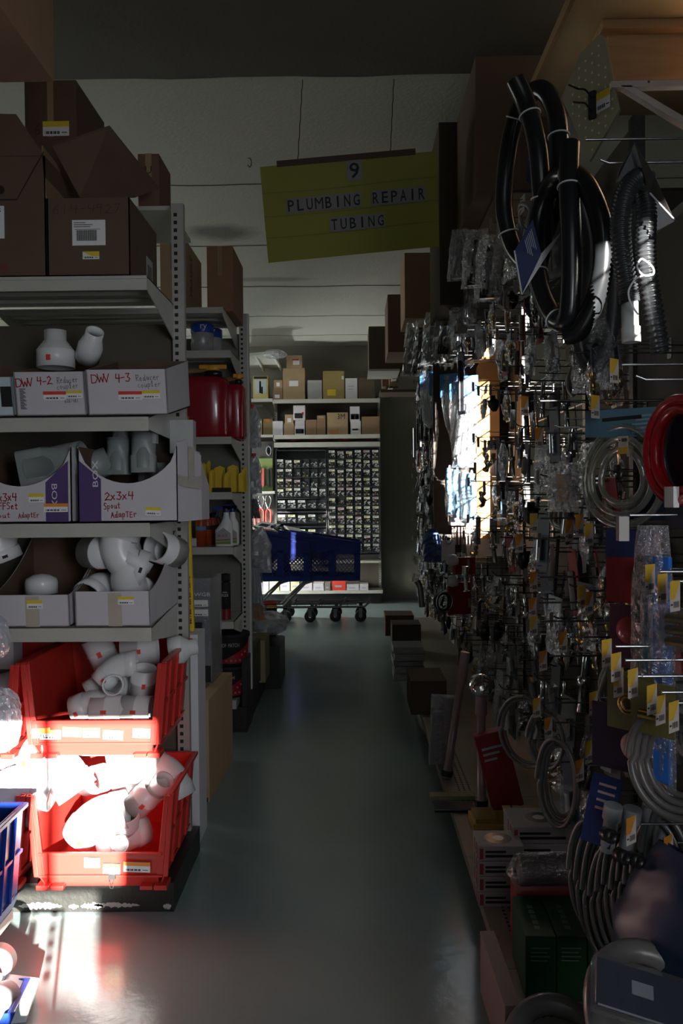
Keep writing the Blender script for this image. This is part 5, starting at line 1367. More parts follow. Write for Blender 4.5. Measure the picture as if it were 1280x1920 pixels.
t = thing('arm_shelf', 'dark shelf arm under the farthest protruding carton', 'shelf', (0,0,0)); MB().mm((P(690,640,8.4).x,8.36,ZO-.02), (.499,8.95,ZO)).mm((.45,8.9,ZO-.02), (.499,10.6,ZO)).build('arm', postm, t)
for k, (px, py, Y, w_, h, lb) in enumerate(((738,700,9.2,.10,.28,'small brown box on the right back shelf'),(722,708,9.3,.07,.2,'narrow pale box on the right back shelf'))):
    p = P(px, py, Y); carton('cardboard_box', lb, p.x-w_/2, p.x+w_/2, Y, Y+.2, p.z-h/2, h, card if k == 0 else cardd, tape=False)
t = thing('side_shelf', 'dark low shelf ledge at the back right above the floor boxes', 'shelf', (0,0,0)); MB().mm((.33,9.15,P(730,728,9.2).z-.05), (1.1,9.6,P(730,728,9.2).z-.02)).mm((.9,9.5,0), (.94,9.54,P(730,728,9.2).z-.05)).build('ledge', M('dark_board', (.06,.045,.03), .7), t)
# orange fibreboard divider lit by the sun
t = thing('cross_board', 'sunlit orange fibreboard divider behind the blue headed bags', 'board', (0,0,0))
mo = M('fibreboard_orange', (.62,.30,.10), .7, 0, .1, 9)
MB().plate([P(893,690,4.92), P(936,610,4.92), P(936,1010,4.92), P(893,1010,4.92)], (0,1,0), .012).build('board', mo, t)
MB().mm((.66,4.96,.98), (.92,4.98,1.32)).build('pale_lower_board', M('pale_board', (.75,.72,.66), .7), t)

t = thing('cross_board', 'added dark board hidden behind the blue-headed bags, stopping stray sun', 'board', (0,0,0)); MB().mm((.50,5.02,1.0), (XW-.001,5.032,2.15)).build('board', pegb, t)  # added blocker: keeps stray sunlight off the carts
# ---- peg hooks and merchandise
def mkhook(wm, name='peg_hook'):
    t = thing(name, 'x', 'hook')
    mb = MB(); mb.tube([(0,0,0),(-.30,0,.004),(-.315,0,.012),(-.325,0,.026)], .0026, 6); mb.mm((-.004,-.015,-.03), (.0,.015,.02)); mb.build('hook_wire', wm, t); return t
def mktaghook(wm, tagm, name='peg_hook', L_=.33, fl=False):
    t = thing(name, 'x', 'hook')
    mb = MB(); mb.tube([(0,0,0),(-L_,0,.004),(-L_-.012,0,.010)], .0026, 6); mb.tube([(0,0,.02),(-L_+.02,0,.03)], .0020, 6); mb.mm((-.004,-.015,-.03), (.0,.015,.03)); mb.build('hook_wire', wm, t)
    o = sticker(MB(), (-L_-.014,-.0,-.022), (-.016,-.026,0), (0,0,.045), (-.85,.5,0) if not fl else (-.85,-.5,0), kind=1).build('price_tag', [M('tag_white', (.40,.36,.34), .5), tagm, ink], t); return t
tagy = M('tag_yellow', (.60,.38,.04), .5); tago = M('tag_orange', (.55,.22,.03), .5)
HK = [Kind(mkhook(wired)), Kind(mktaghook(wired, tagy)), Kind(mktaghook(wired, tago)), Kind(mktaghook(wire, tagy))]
# products: local origin at the hanging hole, hanging down, face towards -x
def prod(name, label, cat, parts):
    t = thing(name, label, cat)
    for nm, mb, m in parts: mb.build(nm, m, t)
    return t
def small_parts(seed, w_, h, n, r0, tall=False):
    r = random.Random(seed); mb = MB()
    for k in range(n):
        y = r.uniform(-w_/2,w_/2)*.7; z = -h*r.uniform(.45,.9)
        if tall: mb.tube([(0,y,-h*.3),(.003,y*1.1,-h*.9)], r0, 8)
        else:
            a = r.uniform(0,3.14); d = Vector((0, math.cos(a), math.sin(a)))*r0*1.6; c = Vector((r.uniform(-.004,.004), y, z)); mb.tube([c-d, c, c, c+d], [r0*.7,r0*.7,r0,r0], 8)
    return mb
def header(w_, h, z=0): return MB().plate([(-.002,-w_/2,z+.012),(-.002,w_/2,z+.012),(-.002,w_/2,z-h),(-.002,-w_/2,z-h)], (1,0,0), .003)
def coilmb(r_, rt, n=2, sq=1.0):
    mb = MB()
    for k in range(n):
        rr = r_*(1-.12*k); mb.tube([(.008*math.sin(a*3+k)+.006*k, rr*math.cos(a), -r_-.01+rr*sq*math.sin(a)) for a in [2*math.pi*i/28 for i in range(28)]], rt, 8, closed=True)
    return mb
hd = M('header_dark', (.05,.055,.09), .5); hp_ = M('header_pale', (.34,.36,.40), .5); hr = M('header_red', (.28,.03,.035), .5); blk = M('card_charcoal', (.028,.028,.034), .5); hb = M('header_blue', (.06,.10,.24), .5)
gcon = M('grey_contents', (.22,.21,.21), .4)
PR = []
def addp(name, label, cat, group, wgt, parts):
    PR.append((Kind(prod(name, label, cat, parts)), group, wgt))
w_ = .085; h = .13
addp('parts_bag', 'clear bag of small dark rubber parts hanging from a right-hand peg hook', 'bag', 'bags of rubber parts', 4, [('bag_film', bag(MB(), .085,.13,.028,1,pinch=.9), film1), ('contents', small_parts(1,.08,.13,9,.009), rubber)])
addp('parts_bag', 'clear bag of brass fittings with dark header hanging from a right-hand peg hook', 'bag', 'bags of brass fittings', 3, [('bag_film', bag(MB(), .085,.13,.028,2,pinch=.9), film1), ('contents', small_parts(2,.08,.13,6,.010), brass), ('header_card', header(.085,.03), hd)])
addp('parts_bag', 'crinkled clear bag of chrome parts with pale header on a right-hand peg hook', 'bag', 'bags of chrome parts', 3, [('bag_film', bag(MB(), .095,.15,.032,3,pinch=.9), film2), ('contents', small_parts(3,.09,.15,6,.011), chrome), ('header_card', header(.09,.03), hp_)])
addp('blister_pack', 'blister pack on a charcoal card with a grey part, right-hand pegboard', 'package', 'charcoal blister packs', 4, [('backing_card', header(.085,.13), blk), ('blister', MB().box((-.012,0,-.08), (.02,.055,.07)), clearp), ('contents', MB().tube([(-.012,-.015,-.10),(-.012,.012,-.06)], .009, 8), gcon)])
addp('blister_pack', 'blister pack on a navy card with a chrome part, right-hand pegboard', 'package', 'navy blister packs', 3, [('backing_card', header(.08,.14), hd), ('blister', MB().box((-.012,0,-.085), (.02,.05,.07)), clearp), ('contents', MB().tube([(-.012,0,-.115),(-.012,0,-.06)], .010, 8), chrome)])
addp('blister_pack', 'narrow dull red carded pack on the right-hand pegboard', 'package', 'red carded packs', 1, [('backing_card', header(.06,.15), hr), ('contents', MB().tube([(-.010,0,-.13),(-.010,0,-.04)], .008, 8), gcon)])
addp('supply_tube', 'looped grey supply tube hanging on a right-hand peg hook', 'tube', 'looped grey supply tubes', 2, [('tube', coilmb(.055,.006), gcon), ('header_card', header(.04,.03), hp_)])
addp('chrome_fitting', 'chrome tap part with nut hanging bare on a right-hand peg hook', 'fitting', 'bare chrome tap parts', 2, [('fitting_body', MB().tube([(0,0,-.0),(0,0,-.05),(0,0,-.051),(0,0,-.07),(0,0,-.071),(0,0,-.13)], [.008,.008,.016,.016,.009,.009], 12), chrome)])
addp('rubber_stopper', 'stack of black rubber stoppers on a right-hand peg hook', 'stopper', 'black rubber stoppers', 2, [('stopper_body', MB().tube([(0,0,-.02),(0,0,-.04),(0,0,-.041),(0,0,-.075),(0,0,-.10)], [.012,.014,.030,.026,.010], 14), rubber)])
addp('long_tube_bag', 'long clear bag of white tubes hanging on a right-hand peg hook', 'bag', 'long clear bags of white tubes', 1, [('bag_film', bag(MB(), .075,.26,.03,4,pinch=.9), film2), ('contents', small_parts(5,.07,.26,3,.011,True), M('dull_white_tubes', (.35,.34,.33), .4))])
pool = [i for i, p in enumerate(PR) for _ in range(p[2])]
hook_labels = ['dark bare peg hook on the right pegboard run', 'dark peg hook with a yellow and white price tag, right pegboard run', 'dark peg hook with an orange and white price tag, right pegboard run', 'bright wire peg hook with a yellow price tag, right pegboard run']
hook_groups = ['bare dark peg hooks', 'dark peg hooks with yellow tags', 'dark peg hooks with orange tags', 'bright peg hooks with yellow tags']
r = random.Random(17); nh = 0; ZH = []
y = 1.78; ci = 0
while y < 8.2:
    zrow = .50+.03*(ci % 3)
    zmax = 1.40 if y < 2.2 else (1.78 if y < 2.9 else 2.52)
    while zrow < zmax:
        z = zrow+r.uniform(-.02,.02); zrow += .185+r.uniform(0,.05)
        if 4.30 < y < 5.25 and 1.15 < z < 2.20: continue
        if 3.55 < y < 4.5 and z > 1.3 and r.random() < .45: continue
        if y < 2.1 and (z > 1.28 or z < .80): continue
        if y < 2.2 and z < .55: continue
        if r.random() < .05: continue
        k = r.choice((0,1,1,2,2,3)) if y < 5.5 else r.choice((0,0,1,2))
        yy = y+r.uniform(-.02,.02)
        HK[k].put((XW, yy, z), (0,0,0), hook_labels[k], hook_groups[k]); nh += 1
        pi_ = r.choice(pool)
        for q in range(r.choice((1,2,2)) if y < 4.5 else 1):
            K_, g, _w = PR[pi_]
            s_ = r.uniform(.9,1.25)
            K_.put((XW-.29+q*.07+r.uniform(-.01,.01), yy, z-.002), (r.uniform(-.06,.06), r.uniform(-.12,.12), r.uniform(-.35,.35)), None, g, (s_,s_,s_*r.uniform(.9,1.25)))
    y += .165+.012*(ci % 3); ci += 1
print('hooks', nh)

# ================================================================== SUNLIT BLUE-HEADED BAGS
def tube_bag(nm, label, px, py, Y, w_, h, rz, swing, group='blue-headed bags of white tubes', head=.13, lean=0.):
    t = thing(nm, label, 'bag', P(px, py, Y), (0, lean, rz), group)
    bag(MB(), w_, h, .055, int(px), pinch=.55, droop=swing, n=12).build('bag_film', film2, t)
    MB().plate([(-.006,-w_*.45,.01),(-.006,w_*.45,.01),(-.006,w_*.45,-head),(-.006,-w_*.45,-head)], (1,0,0), .004).build('header_card', bluec, t)
    mb = MB()
    for k in range(5): mb.mm((-.0072,-w_*.32,-.03-.012*k), (-.0062,w_*.3-.01*(k % 3),-.027-.012*k))
    mb.build('printed_lines', M('blue_ink', (.04,.12,.30), .5), t)
    mb = MB()
    for k, a in enumerate((-.3,.05,.32)): mb.tube([(0,w_*a*.5,-head*.8),(.004,w_*a+swing*.9,-h*.93)], .014, 10)
    mb.tube(spl([(0,-w_*.3+swing*.8,-h*.9),(.0,swing,-h*.97),(0,w_*.3+swing,-h*.88)]), .018, 10)
    mb.build('white_tubes', pvc, t); return t
for i, (px, Y, dy, sw, rz, lb) in enumerate(((800,5.35,.30,-.03,40,'leftmost blue-headed bag of white tubes, still in shade'),(822,5.1,.47,-.10,70,'blue-headed bag of tubes slanting left at the edge of the sun'),
     (842,4.92,.47,-.12,62,'brightly sunlit blue-headed bag of white tubes slanting left'),(860,4.80,.47,-.02,55,'blue-headed bag hanging straight in the middle of the sunlight'),(878,4.70,.46,.04,60,'rightmost blue-headed bag, before the orange board'))):
    tube_bag('tube_bag', lb, px, 700+2*i, Y, .13, dy+.05, R(rz), sw)
for i, (px, Y, lb) in enumerate(((843,4.78,'narrow pale blue bag twisted at its top, left of the lower pair'),(857,4.74,'narrow pale blue bag in full sun, lower row'),(872,4.68,'short pale blue bag near the orange board, lower row'),(884,4.64,'last pale blue bag of the lower row, partly behind hooks'))):
    t = thing('slim_bag', lb, 'bag', P(px, 872+3*i, Y), (0,0,R(40)), 'slim pale blue bags in the sun'); bag(MB(), .07,.30,.04,60+i,pinch=.12).build('bag_film', film2, t)
    mb = MB(); mb.tube(spl([(0,0,-.02),(.0,.012,-.10),(0,-.008,-.2),(0,.0,-.28)]), .020, 10); mb.build('pale_blue_parts', M('pale_blue_plastic', (.30,.55,.78), .4), t)
for i, (px, py, Y, w_, h, lb) in enumerate(((772,605,5.6,.10,.36,'flat clear clamshell leaning out at the left of the upper rows'),(790,600,5.3,.10,.36,'second tall clear clamshell beside the leaning one'),(812,585,4.9,.12,.30,'dark tall clear pack between the clamshells'),(838,545,4.5,.13,.36,'clear pack with silver edge above the sunlit bags'),
     (870,520,4.2,.14,.30,'clear pack catching a bright glint above the orange board'),(895,430,3.7,.13,.26,'crinkled dark clear bag hanging left of the hoses'),(862,430,3.9,.10,.24,'clear bottle-shaped pack beside the crinkled dark bag'),(920,440,3.5,.12,.28,'dark clear bag just behind the black hose coil'))):
    t = thing('clear_clamshell', lb, 'package', P(px, py, Y), (R(4),0,R(60)), 'tall clear packs'); bag(MB(), w_, h, .05, 80+i, pinch=.8).build('shell', film2 if i > 3 else clearp, t); MB().tube([(0,0,-.05),(.0,.01,-h*.9)], .018, 8).mm((-.012,-.03,-h*.95), (.012,.03,-h*.80)).build('contents', rubber if i % 2 else gcon, t)
for i in range(9):
    Y = 5.3-.10*i; px = 788+12*i; t = thing('acrylic_hook', 'clear acrylic price holder glinting above the blue-headed bags', 'hook', P(px, 688-1.5*i, Y), (0,0,R(20)), 'acrylic price holders above the blue bags')
    MB().plate([(0,0,0),(.11,0,.045),(.11,.0,.055),(.0,0,.012)], (0,1,0), .003).plate([(0,-.02,0),(0,.03,0),(0,.02,-.04),(0,-.01,-.03)], (1,0,0), .002).build('holder', clearp, t)
    MB().tube([(0,0,.005),(XW-t.location.x-.0,.0,.02)], .0025, 6).build('wire', wire, t)
t = thing('book_stack', 'sunlit white pack with ribbed edge under the slim blue bags', 'package', P(874,985,4.72), (0,0,0)); MB().mm((-.09,0,0), (.075,.10,.055)).build('pack_body', white, t)
mb = MB()
for k in range(9): mb.tube([(-.08+.018*k,-.004,-.01),(-.08+.018*k,-.004,-.11)], .006, 6)
mb.build('ribbed_edge', M('ribbed_pink', (.55,.40,.38), .5), t)
t = thing('white_sign', 'white price plate with a clip right of the blue cloth bag', 'sign', P(842,1030,4.6), (0,0,R(30))); MB().mm((-.05,0,-.06), (.04,.004,.05)).build('plate', white, t); MB().lathe([(.018,0),(.024,.004),(.018,.008)], 18, 0, Matrix.Translation((-.01,-.004,.05)) @ Matrix.Rotation(R(90),4,'X')).build('clip_ring', chrome, t)
t = thing('cloth_bag', 'blue rounded bag hanging at the left of the white price plate', 'bag', P(810,992,5.0), (0,0,R(50))); bag(MB(), .13,.20,.06, 91, pinch=.5).build('bag_body', M('cloth_blue', (.06,.10,.28), .6), t)
for i, (px, py, lb) in enumerate(((848,1050,'white plastic bulb on the red card, upper one'),(848,1090,'white plastic bulb on the red card, lower one'))):
    t = thing('flapper_bulb', lb, 'valve part', P(px, py, 4.3), (0,0,0), 'white flapper bulbs'); MB().lathe([(.001,.03),(.02,.026),(.034,.0),(.030,-.022),(.001,-.03)], 20).build('bulb', M('dull_white_plastic', (.50,.50,.50), .35), t)
for i, (px, py, w_, h, lb) in enumerate(((872,1045,.12,.09,'dark red card behind the white bulbs, upper one'),(862,1092,.13,.17,'dark red card below, beside a round black ring'))):
    t = thing('red_card', lb, 'package', P(px, py, 4.36), (0,0,R(20)), 'dark red cards'); MB().mm((-w_/2,0,-h), (w_/2,.02,0)).build('card', M('dark_red_card', (.25,.015,.02), .5), t)
t = thing('black_ring', 'round black drain ring with chrome rim hanging at middle height', 'ring', P(830,1128,4.2), (0,R(20),R(30))); MB().pipe([(0,-.012,0),(0,.012,0)], [.052,.052], .014, 30).build('ring_body', rubber, t)
MB().tube([(.05*math.cos(a),-.013,.05*math.sin(a)) for a in [6.283*k/28 for k in range(28)]], .003, 6, closed=True).build('chrome_rim', chrome, t)
t = thing('tap', 'chrome kitchen tap head hanging at the right of the red cards', 'tap', P(872,1062,4.0)); MB().tube(spl([(0,0,.0),(0,0,-.05),(.006,0,-.12)]), [.016]*8+[.010]*8+[.018]*1, 12).build('tap_body', chrome, t)
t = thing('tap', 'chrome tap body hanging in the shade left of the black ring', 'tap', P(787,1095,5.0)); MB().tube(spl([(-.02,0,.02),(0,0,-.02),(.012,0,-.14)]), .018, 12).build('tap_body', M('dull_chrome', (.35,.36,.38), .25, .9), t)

# ================================================================== BLACK HOSES (near, upper right)
def pth(l, n=8): return spl([P(*q) for q in l], n)
def ring_at(mb, p, d, r_, rt=.0022):
    p = Vector(p); d = Vector(d).normalized(); u = d.cross(EZ)
    if u.length < .1: u = d.cross(EX)
    u.normalize(); v = d.cross(u); mb.tube([p+(u*math.cos(a)+v*math.sin(a))*r_ for a in [6.283*k/20 for k in range(20)]], rt, 6, closed=True)
t = thing('hose_coil', 'coiled shiny black hose hanging highest beside the pegboard offcut', 'hose', P(1000,300,2.4)); O = Vector(t.location)
A = pth([(966,150,2.30),(988,200,2.30),(1006,270,2.28),(1014,350,2.28),(1018,430,2.30),(1004,500,2.36),(965,470,2.44),(945,400,2.46),(948,320,2.46),(962,240,2.46),(985,185,2.42),(1018,170,2.36),(1042,215,2.34),(1048,300,2.32),(1040,380,2.30),(1020,440,2.36)])
MB().tube([p-O for p in A], .027, 16).build('hose', hosem, t)
mb = MB()
for i in (10, 26, 52, 74, 100): ring_at(mb, A[i]-O, A[i+1]-A[i], .029)
mb.build('white_ties', whitep, t)
t = thing('hose_coil', 'larger coiled shiny black hose hanging nearer, tied with white bands', 'hose', P(1070,450,2.15)); O = Vector(t.location)
A = pth([(1068,272,2.16),(1066,350,2.12),(1070,440,2.10),(1070,530,2.10),(1062,600,2.12),(1035,590,2.18),(1010,530,2.24),(1004,450,2.28),(1016,380,2.28),(1045,330,2.22),(1082,330,2.14),(1110,370,2.08),(1128,430,2.06),(1130,500,2.06),(1112,570,2.08),(1085,620,2.10),(1062,628,2.12)])
MB().tube([p-O for p in A], .026, 16).build('hose', hosem, t)
mb = MB()
for i in (8, 38, 50, 76): ring_at(mb, A[i]-O, A[i+1]-A[i], .028)
mb.build('white_ties', whitep, t)
t = thing('hose_coil', 'dull grey ribbed hose half hidden behind the larger black coil', 'hose', P(1110,480,2.3)); O = Vector(t.location)
A = pth([(1090,380,2.3),(1105,460,2.3),(1100,560,2.3),(1085,640,2.32),(1110,690,2.32),(1140,640,2.3),(1150,560,2.3),(1148,460,2.3)], 14)
MB().tube([p-O for p in A], [.021+.003*(i % 2) for i in range(len(A))], 12).build('hose', M('ribbed_grey_hose', (.05,.052,.056), .35), t)
t = thing('plastic_bag', 'dull clear bag sagging under the black hoses', 'bag', P(1110,600,2.32), (0,0,R(40))); bag(MB(), .14,.20,.05,95,pinch=.6).build('bag_film', film2, t); MB().tube([(0,-.03,-.06),(0,.03,-.15)], .02, 8).build('contents', rubber, t)
def fold_card(label, pts, Y, mat, edge=True, nm='header_card', txt=False):
    pts = [P(a, b_, Y+c) for a, b_, c in pts]; c_ = sum(pts, Vector())/len(pts)
    t = thing(nm, label, 'card', c_); n = (pts[1]-pts[0]).cross(pts[2]-pts[0]).normalized()
    if n.y < 0: n = -n
    MB().plate([p-c_ for p in pts], n, .0015).build('card_sheet', mat, t)
    if edge: MB().tube([pts[-2]-c_, pts[-1]-c_], .0022, 6).build('pale_edge', whitec, t)
    if txt:
        mb = MB(); u = (pts[1]-pts[0]); v = (pts[-1]-pts[0])
        for k in range(6): a = pts[0]-c_+u*.15+v*(.12+.07*k)-n*.001; b_ = u*(.6-.1*(k % 3)); mb.add([a, a+b_, a+b_+v*.03, a+v*.03], [(0,1,2,3)])
        mb.build('printed_lines', M('pale_ink', (.35,.38,.45), .6), t)
    return t
fold_card('navy folded hose card with pale edge hanging between the black coils', [(998,412,0),(1014,476,-.02),(978,552,0),(964,470,.0)], 2.20, navy, txt=True)
fold_card('pale inner face of the navy hose card, slanting to the right', [(1014,476,0),(1056,430,.02),(978,553,-.02)], 2.20, whitec, False)
fold_card('navy card edge between the limbs of the upper hose coil', [(990,260,0),(1002,262,0),(1006,355,0),(986,340,0)], 2.44, navy, False, txt=True)
# corrugated hoses
t = thing('corrugated_hose', 'corrugated dark discharge hose with a pale grey end cuff, sunlit', 'hose', P(1185,480,1.9)); O = Vector(t.location)
A = pth([(1214,338,1.92),(1192,336,1.90),(1172,365,1.90),(1163,420,1.90),(1166,480,1.90),(1176,540,1.90),(1180,568,1.90)], 30)
MB().tube([p-O for p in A], [.0235 if i % 4 < 2 else .0190 for i in range(len(A))], 16).build('hose', corr, t)
p0, p1, p2, p3 = [P(*q)-O for q in ((1180,564,1.9),(1181,612,1.9),(1182,614,1.9),(1183,642,1.9))]
MB().pipe([p0, p1, p2, p3], [.0185,.0185,.021,.021], .004, 20).build('end_cuff', M('cuff_grey', (.55,.58,.58), .4), t)
t = thing('corrugated_hose', 'second corrugated dark hose limb hanging straight at the right', 'hose', P(1215,500,1.95)); O = Vector(t.location)
A = pth([(1190,372,1.98),(1205,358,1.96),(1212,400,1.95),(1210,460,1.94),(1214,520,1.94),(1226,590,1.94),(1238,662,1.95)], 30)
MB().tube([p-O for p in A], [.0235 if i % 4 < 2 else .0190 for i in range(len(A))], 16).build('hose', corr, t)
t = thing('cord_tie', 'white cord looped around the two corrugated hoses', 'cord', P(1205,510,1.87)); O = Vector(t.location)
MB().tube([p-O for p in pth([(1196,492,1.875),(1204,486,1.87),(1222,500,1.87),(1224,514,1.87),(1206,516,1.865),(1194,502,1.865),(1196,492,1.865)])], .0022, 6).tube([p-O for p in pth([(1206,516,1.865),(1190,524,1.86),(1178,546,1.86),(1182,568,1.86),(1196,590,1.865)])], .0022, 6).build('cord', whitep, t)
fold_card('dark folded card over the corrugated hoses, its pale edge in the sun', [(1190,266,0),(1160,318,.03),(1154,342,.03),(1215,330,.02)], 1.88, M('card_charcoal'), False)
fold_card('glossy dark card flap with bright edge right of the corrugated hoses', [(1190,266,0),(1228,332,.0),(1264,412,-.02),(1218,362,.02)], 1.86, M('card_dark_gloss', (.06,.055,.05), .2), True)
fold_card('pale card flap behind the second corrugated hose', [(1220,378,0),(1238,372,0),(1264,415,0),(1218,440,0)], 1.98, M('card_grey', (.42,.42,.42), .5), False)

# ================================================================== NEAR RODS WITH PRICE TAGS
def rod(px, py, Y, lab, tagcol=None, r_=.0032, m_=None, up=False, group='bright wire display rods'):
    tip = P(px, py, Y); L_ = XW-tip.x; t = thing('display_rod', lab, 'hook', (XW, Y, tip.z), (0,0,0), group)
    pts = [(0,0,0),(-L_+.02,0,0),(-L_,0,.008 if up else 0)]
    MB().tube(pts, r_, 8).build('rod', m_ or wire, t)
    if tagcol:
        sticker(MB(), (-L_-.004,.012,-.040), (-.026,-.022,0) if not up else (-.034,-.012,0), (0,0,.054), (-.65,-.76,0), kind=1).build('price_tag', [M('tag_cream', (.52,.46,.42), .5), tagcol, ink], t)
    return t
rod(1097,262,2.05,'upper bright rod under the pegboard offcut')
rod(1125,306,1.95,'bright rod with bent tip left of the dark folded card', up=True)
rod(1166,684,1.85,'long bright rod with a yellow tag below the hose cuff', tagy)
rod(1192,712,1.72,'bright rod with upturned tip in the sun, below the tagged one', up=True)
rod(1180,966,1.66,'bright rod with a pale plastic holder under the vinyl tube coil'); MB().mm((-.02,-.01,-.045), (.0,.01,.004)).build('plastic_holder', M('dull_holder', (.35,.33,.30), .4), bpy.data.objects[COL.objects[-2].name] if False else thing('plastic_holder_clip', 'pale plastic holder clip on the rod tip under the vinyl coil', 'clip', P(1176,972,1.66)))
nears = [(1236,1072,1.55,tagy,'yellow-white tag on a bright rod beside the blue tube packs'),(1260,1090,1.50,tagy,'tag on the second bright rod beside the blue tube packs'),(1284,1104,1.46,tagy,'tag at the right photo edge beside the blue tube packs'),
  (1154,1212,1.62,tagy,'highest of the lower fan of tagged bright rods'),(1172,1238,1.58,tagy,'second of the lower fan of tagged bright rods'),(1176,1268,1.60,tagy,'third tagged rod of the lower fan, short of the second'),(1204,1268,1.54,tagy,'fourth tagged rod of the lower fan with slanting tag'),
  (1240,1298,1.50,tagy,'fifth tagged rod of the lower fan, above the brass fittings'),(1256,1318,1.52,tagy,'sixth tagged rod of the lower fan at the right'),(1282,1330,1.44,tagy,'lowest tagged rod at the right photo edge')]
for px, py, Y, c, lb in nears: rod(px, py, Y, lb, c, group='tagged bright rods at the right edge')
dims = [(1130,752),(995,752),(1022,812),(1012,972),(1080,985),(1100,975),(1118,992),(985,1010),(1012,1082),(1104,1108),(1118,1120),(1010,1130),(1012,1165),(1068,1195),(1030,1230),(1126,1308),(1140,1335),(1145,1372),(1118,1400),(1100,1435),(1040,1355),(1018,1318),(1200,1545),(1270,1580)]
for i, (px, py) in enumerate(dims):
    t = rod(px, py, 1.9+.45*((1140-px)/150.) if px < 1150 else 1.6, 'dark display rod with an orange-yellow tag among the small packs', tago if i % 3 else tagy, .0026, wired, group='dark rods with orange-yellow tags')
# ================================================================== NEAR PACKS
t = thing('tube_coil_pack', 'coil of clear vinyl tube under a light blue header card', 'tubing', P(1165,770,1.90), (0,0,R(36)), None)
MB().plate([(-.003,-.10,-.0),(-.003,.10,.008),(-.003,.10,-.055),(-.003,-.10,-.065)], (1,0,0), .003).build('header_card', cyanc, t)
mb = MB()
for k in range(5): mb.mm((-.0045,-.085,-.018-.009*k), (-.0035,-.03-.01*(k % 2),-.014-.009*k))
mb.build('printed_lines', M('pale_ink2', (.30,.40,.48), .5), t)
MB().mm((-.0048,-.055,-.022), (-.004,.05,-.014)).build('hang_slot', ink, t)
mb = MB()
for k, (rr, dx) in enumerate(((.104,0),(.098,.016),(.080,-.004),(.064,.012),(.056,.0))):
    mb.tube([(dx+.006*math.sin(2*a),rr*math.cos(a),-.150+rr*1.1*math.sin(a)) for a in [6.283*i/36 for i in range(36)]], .0075, 10, closed=True)
mb.build('vinyl_tube', clearv, t)
sticker(MB(), (-.018,-.030,-.060), (0,.026,0), (0,0,-.040), (-1,0,0), kind=0).build('price_sticker', [M('tag_cream'), tagy, ink], t)
t = thing('tube_coil_pack', 'shiny red tube coil with white end at the right photo edge', 'tubing', P(1268,742,1.60), (0,0,R(12)))
mb = MB()
for k, (rr, dx) in enumerate(((.098,0),(.092,.018),(.080,.004))): mb.tube([(dx,rr*math.cos(a),-.105+rr*1.0*math.sin(a)) for a in [6.283*i/36 for i in range(36)]], .011, 12, closed=True)
mb.build('red_tube', M('red_tube', (.42,.012,.02), .15, 0, .1), t); MB().mm((-.02,-.02,-.215), (-.008,.01,-.175)).build('white_end', whitep, t)
MB().mm((.035,-.09,-.26), (.038,.09,.0)).build('backing_card', M('card_blue_black', (.015,.02,.05), .4), t)
t = thing('faucet_card', 'dark blue card pack at the right edge behind the red tube coil', 'package', P(1262,900,1.85), (0,0,R(55))); MB().mm((-.0,-.08,-.09), (.003,.08,.06)).build('card', M('card_blue_black'), t); 
# blue tube packs lit by the sun
tl_ = M('teal_tube', (.02,.22,.36), .3); bl_ = M('bright_blue_tube', (.03,.16,.55), .3)
for i, (px, Y, m_, lb) in enumerate(((1223,1.66,tl_,'teal tube pack hanging in the sun at the right'),(1240,1.60,bl_,'bright blue tube pack hanging beside the teal one'),(1205,1.72,M('smoky_tube', (.10,.08,.08), .3),'smoky dark tube pack left of the teal one'))):
    t = thing('tube_pack', lb, 'tubing', P(px, 985, Y), (0,0,R(35)), 'long tube packs at the right edge'); h = .50
    MB().mm((-.006,-.020,-h), (.006,.018,-.06)).build('tube', m_, t, bevel=.003); bag(MB(), .06,.52,.03,100+i,pinch=.5).build('bag_film', film2, t)
t = thing('red_blister', 'red and navy blister card with a silver dome left of the tube packs', 'package', P(1185,1020,1.80), (0,0,R(48))); MB().mm((0,-.06,-.13), (.003,.06,.03)).build('card', M('dark_red_card'), t); MB().mm((-.001,-.06,-.03), (.0,.06,.03)).build('navy_band', navy, t)
MB().lathe([(.001,.022),(.02,.018),(.028,.0)], 20, 0, Matrix.Translation((-.001,-.03,-.055)) @ Matrix.Rotation(R(-90),4,'Y')).build('silver_dome', chrome, t)
t = thing('red_blister', 'pinkish red blister card with a round red dome below the silver dome', 'package', P(1180,1165,1.78), (0,0,R(48))); MB().mm((0,-.045,-.10), (.003,.045,.035)).build('card', M('plum_card', (.12,.03,.06), .5), t)
MB().lathe([(.001,.012),(.02,.01),(.03,.0)], 20, 0, Matrix.Translation((-.001,.0,-.02)) @ Matrix.Rotation(R(-90),4,'Y')).build('red_dome', M('red_dome', (.45,.08,.08), .15), t)
t = thing('brass_blister', 'olive pack of shiny brass rings under the tagged rods', 'package', P(1180,1290,1.62), (0,0,R(40))); MB().mm((0,-.05,-.085), (.004,.05,.03)).build('card', M('olive_card', (.12,.11,.03), .5), t)
mb = MB()
for rr in (.020,.013): mb.tube([(-.006,rr*math.cos(a),-.03+rr*math.sin(a)) for a in [6.283*k/20 for k in range(20)]], .003, 8, closed=True)
mb.build('brass_rings', brass, t)
t = thing('brass_blister', 'second olive pack with brass fitting at the right of the ring pack', 'package', P(1222,1310,1.56), (0,0,R(40))); MB().mm((0,-.045,-.07), (.004,.045,.03)).build('card', M('olive_card'), t); MB().tube([(-.01,-.02,-.03),(-.01,.02,-.03)], .009, 10).build('brass_fitting', brass, t)
t = thing('fitting_pack', 'clear pack of yellowish fittings at the right edge below the tags', 'package', P(1268,1140,1.55), (0,0,R(40))); MB().mm((-.01,-.03,-.08), (.012,.03,.0)).build('pack', clearp, t)
mb = MB()
for k in range(3): mb.tube([(0,-.02,-.02-.022*k),(0,.02,-.02-.022*k)], .009, 10)
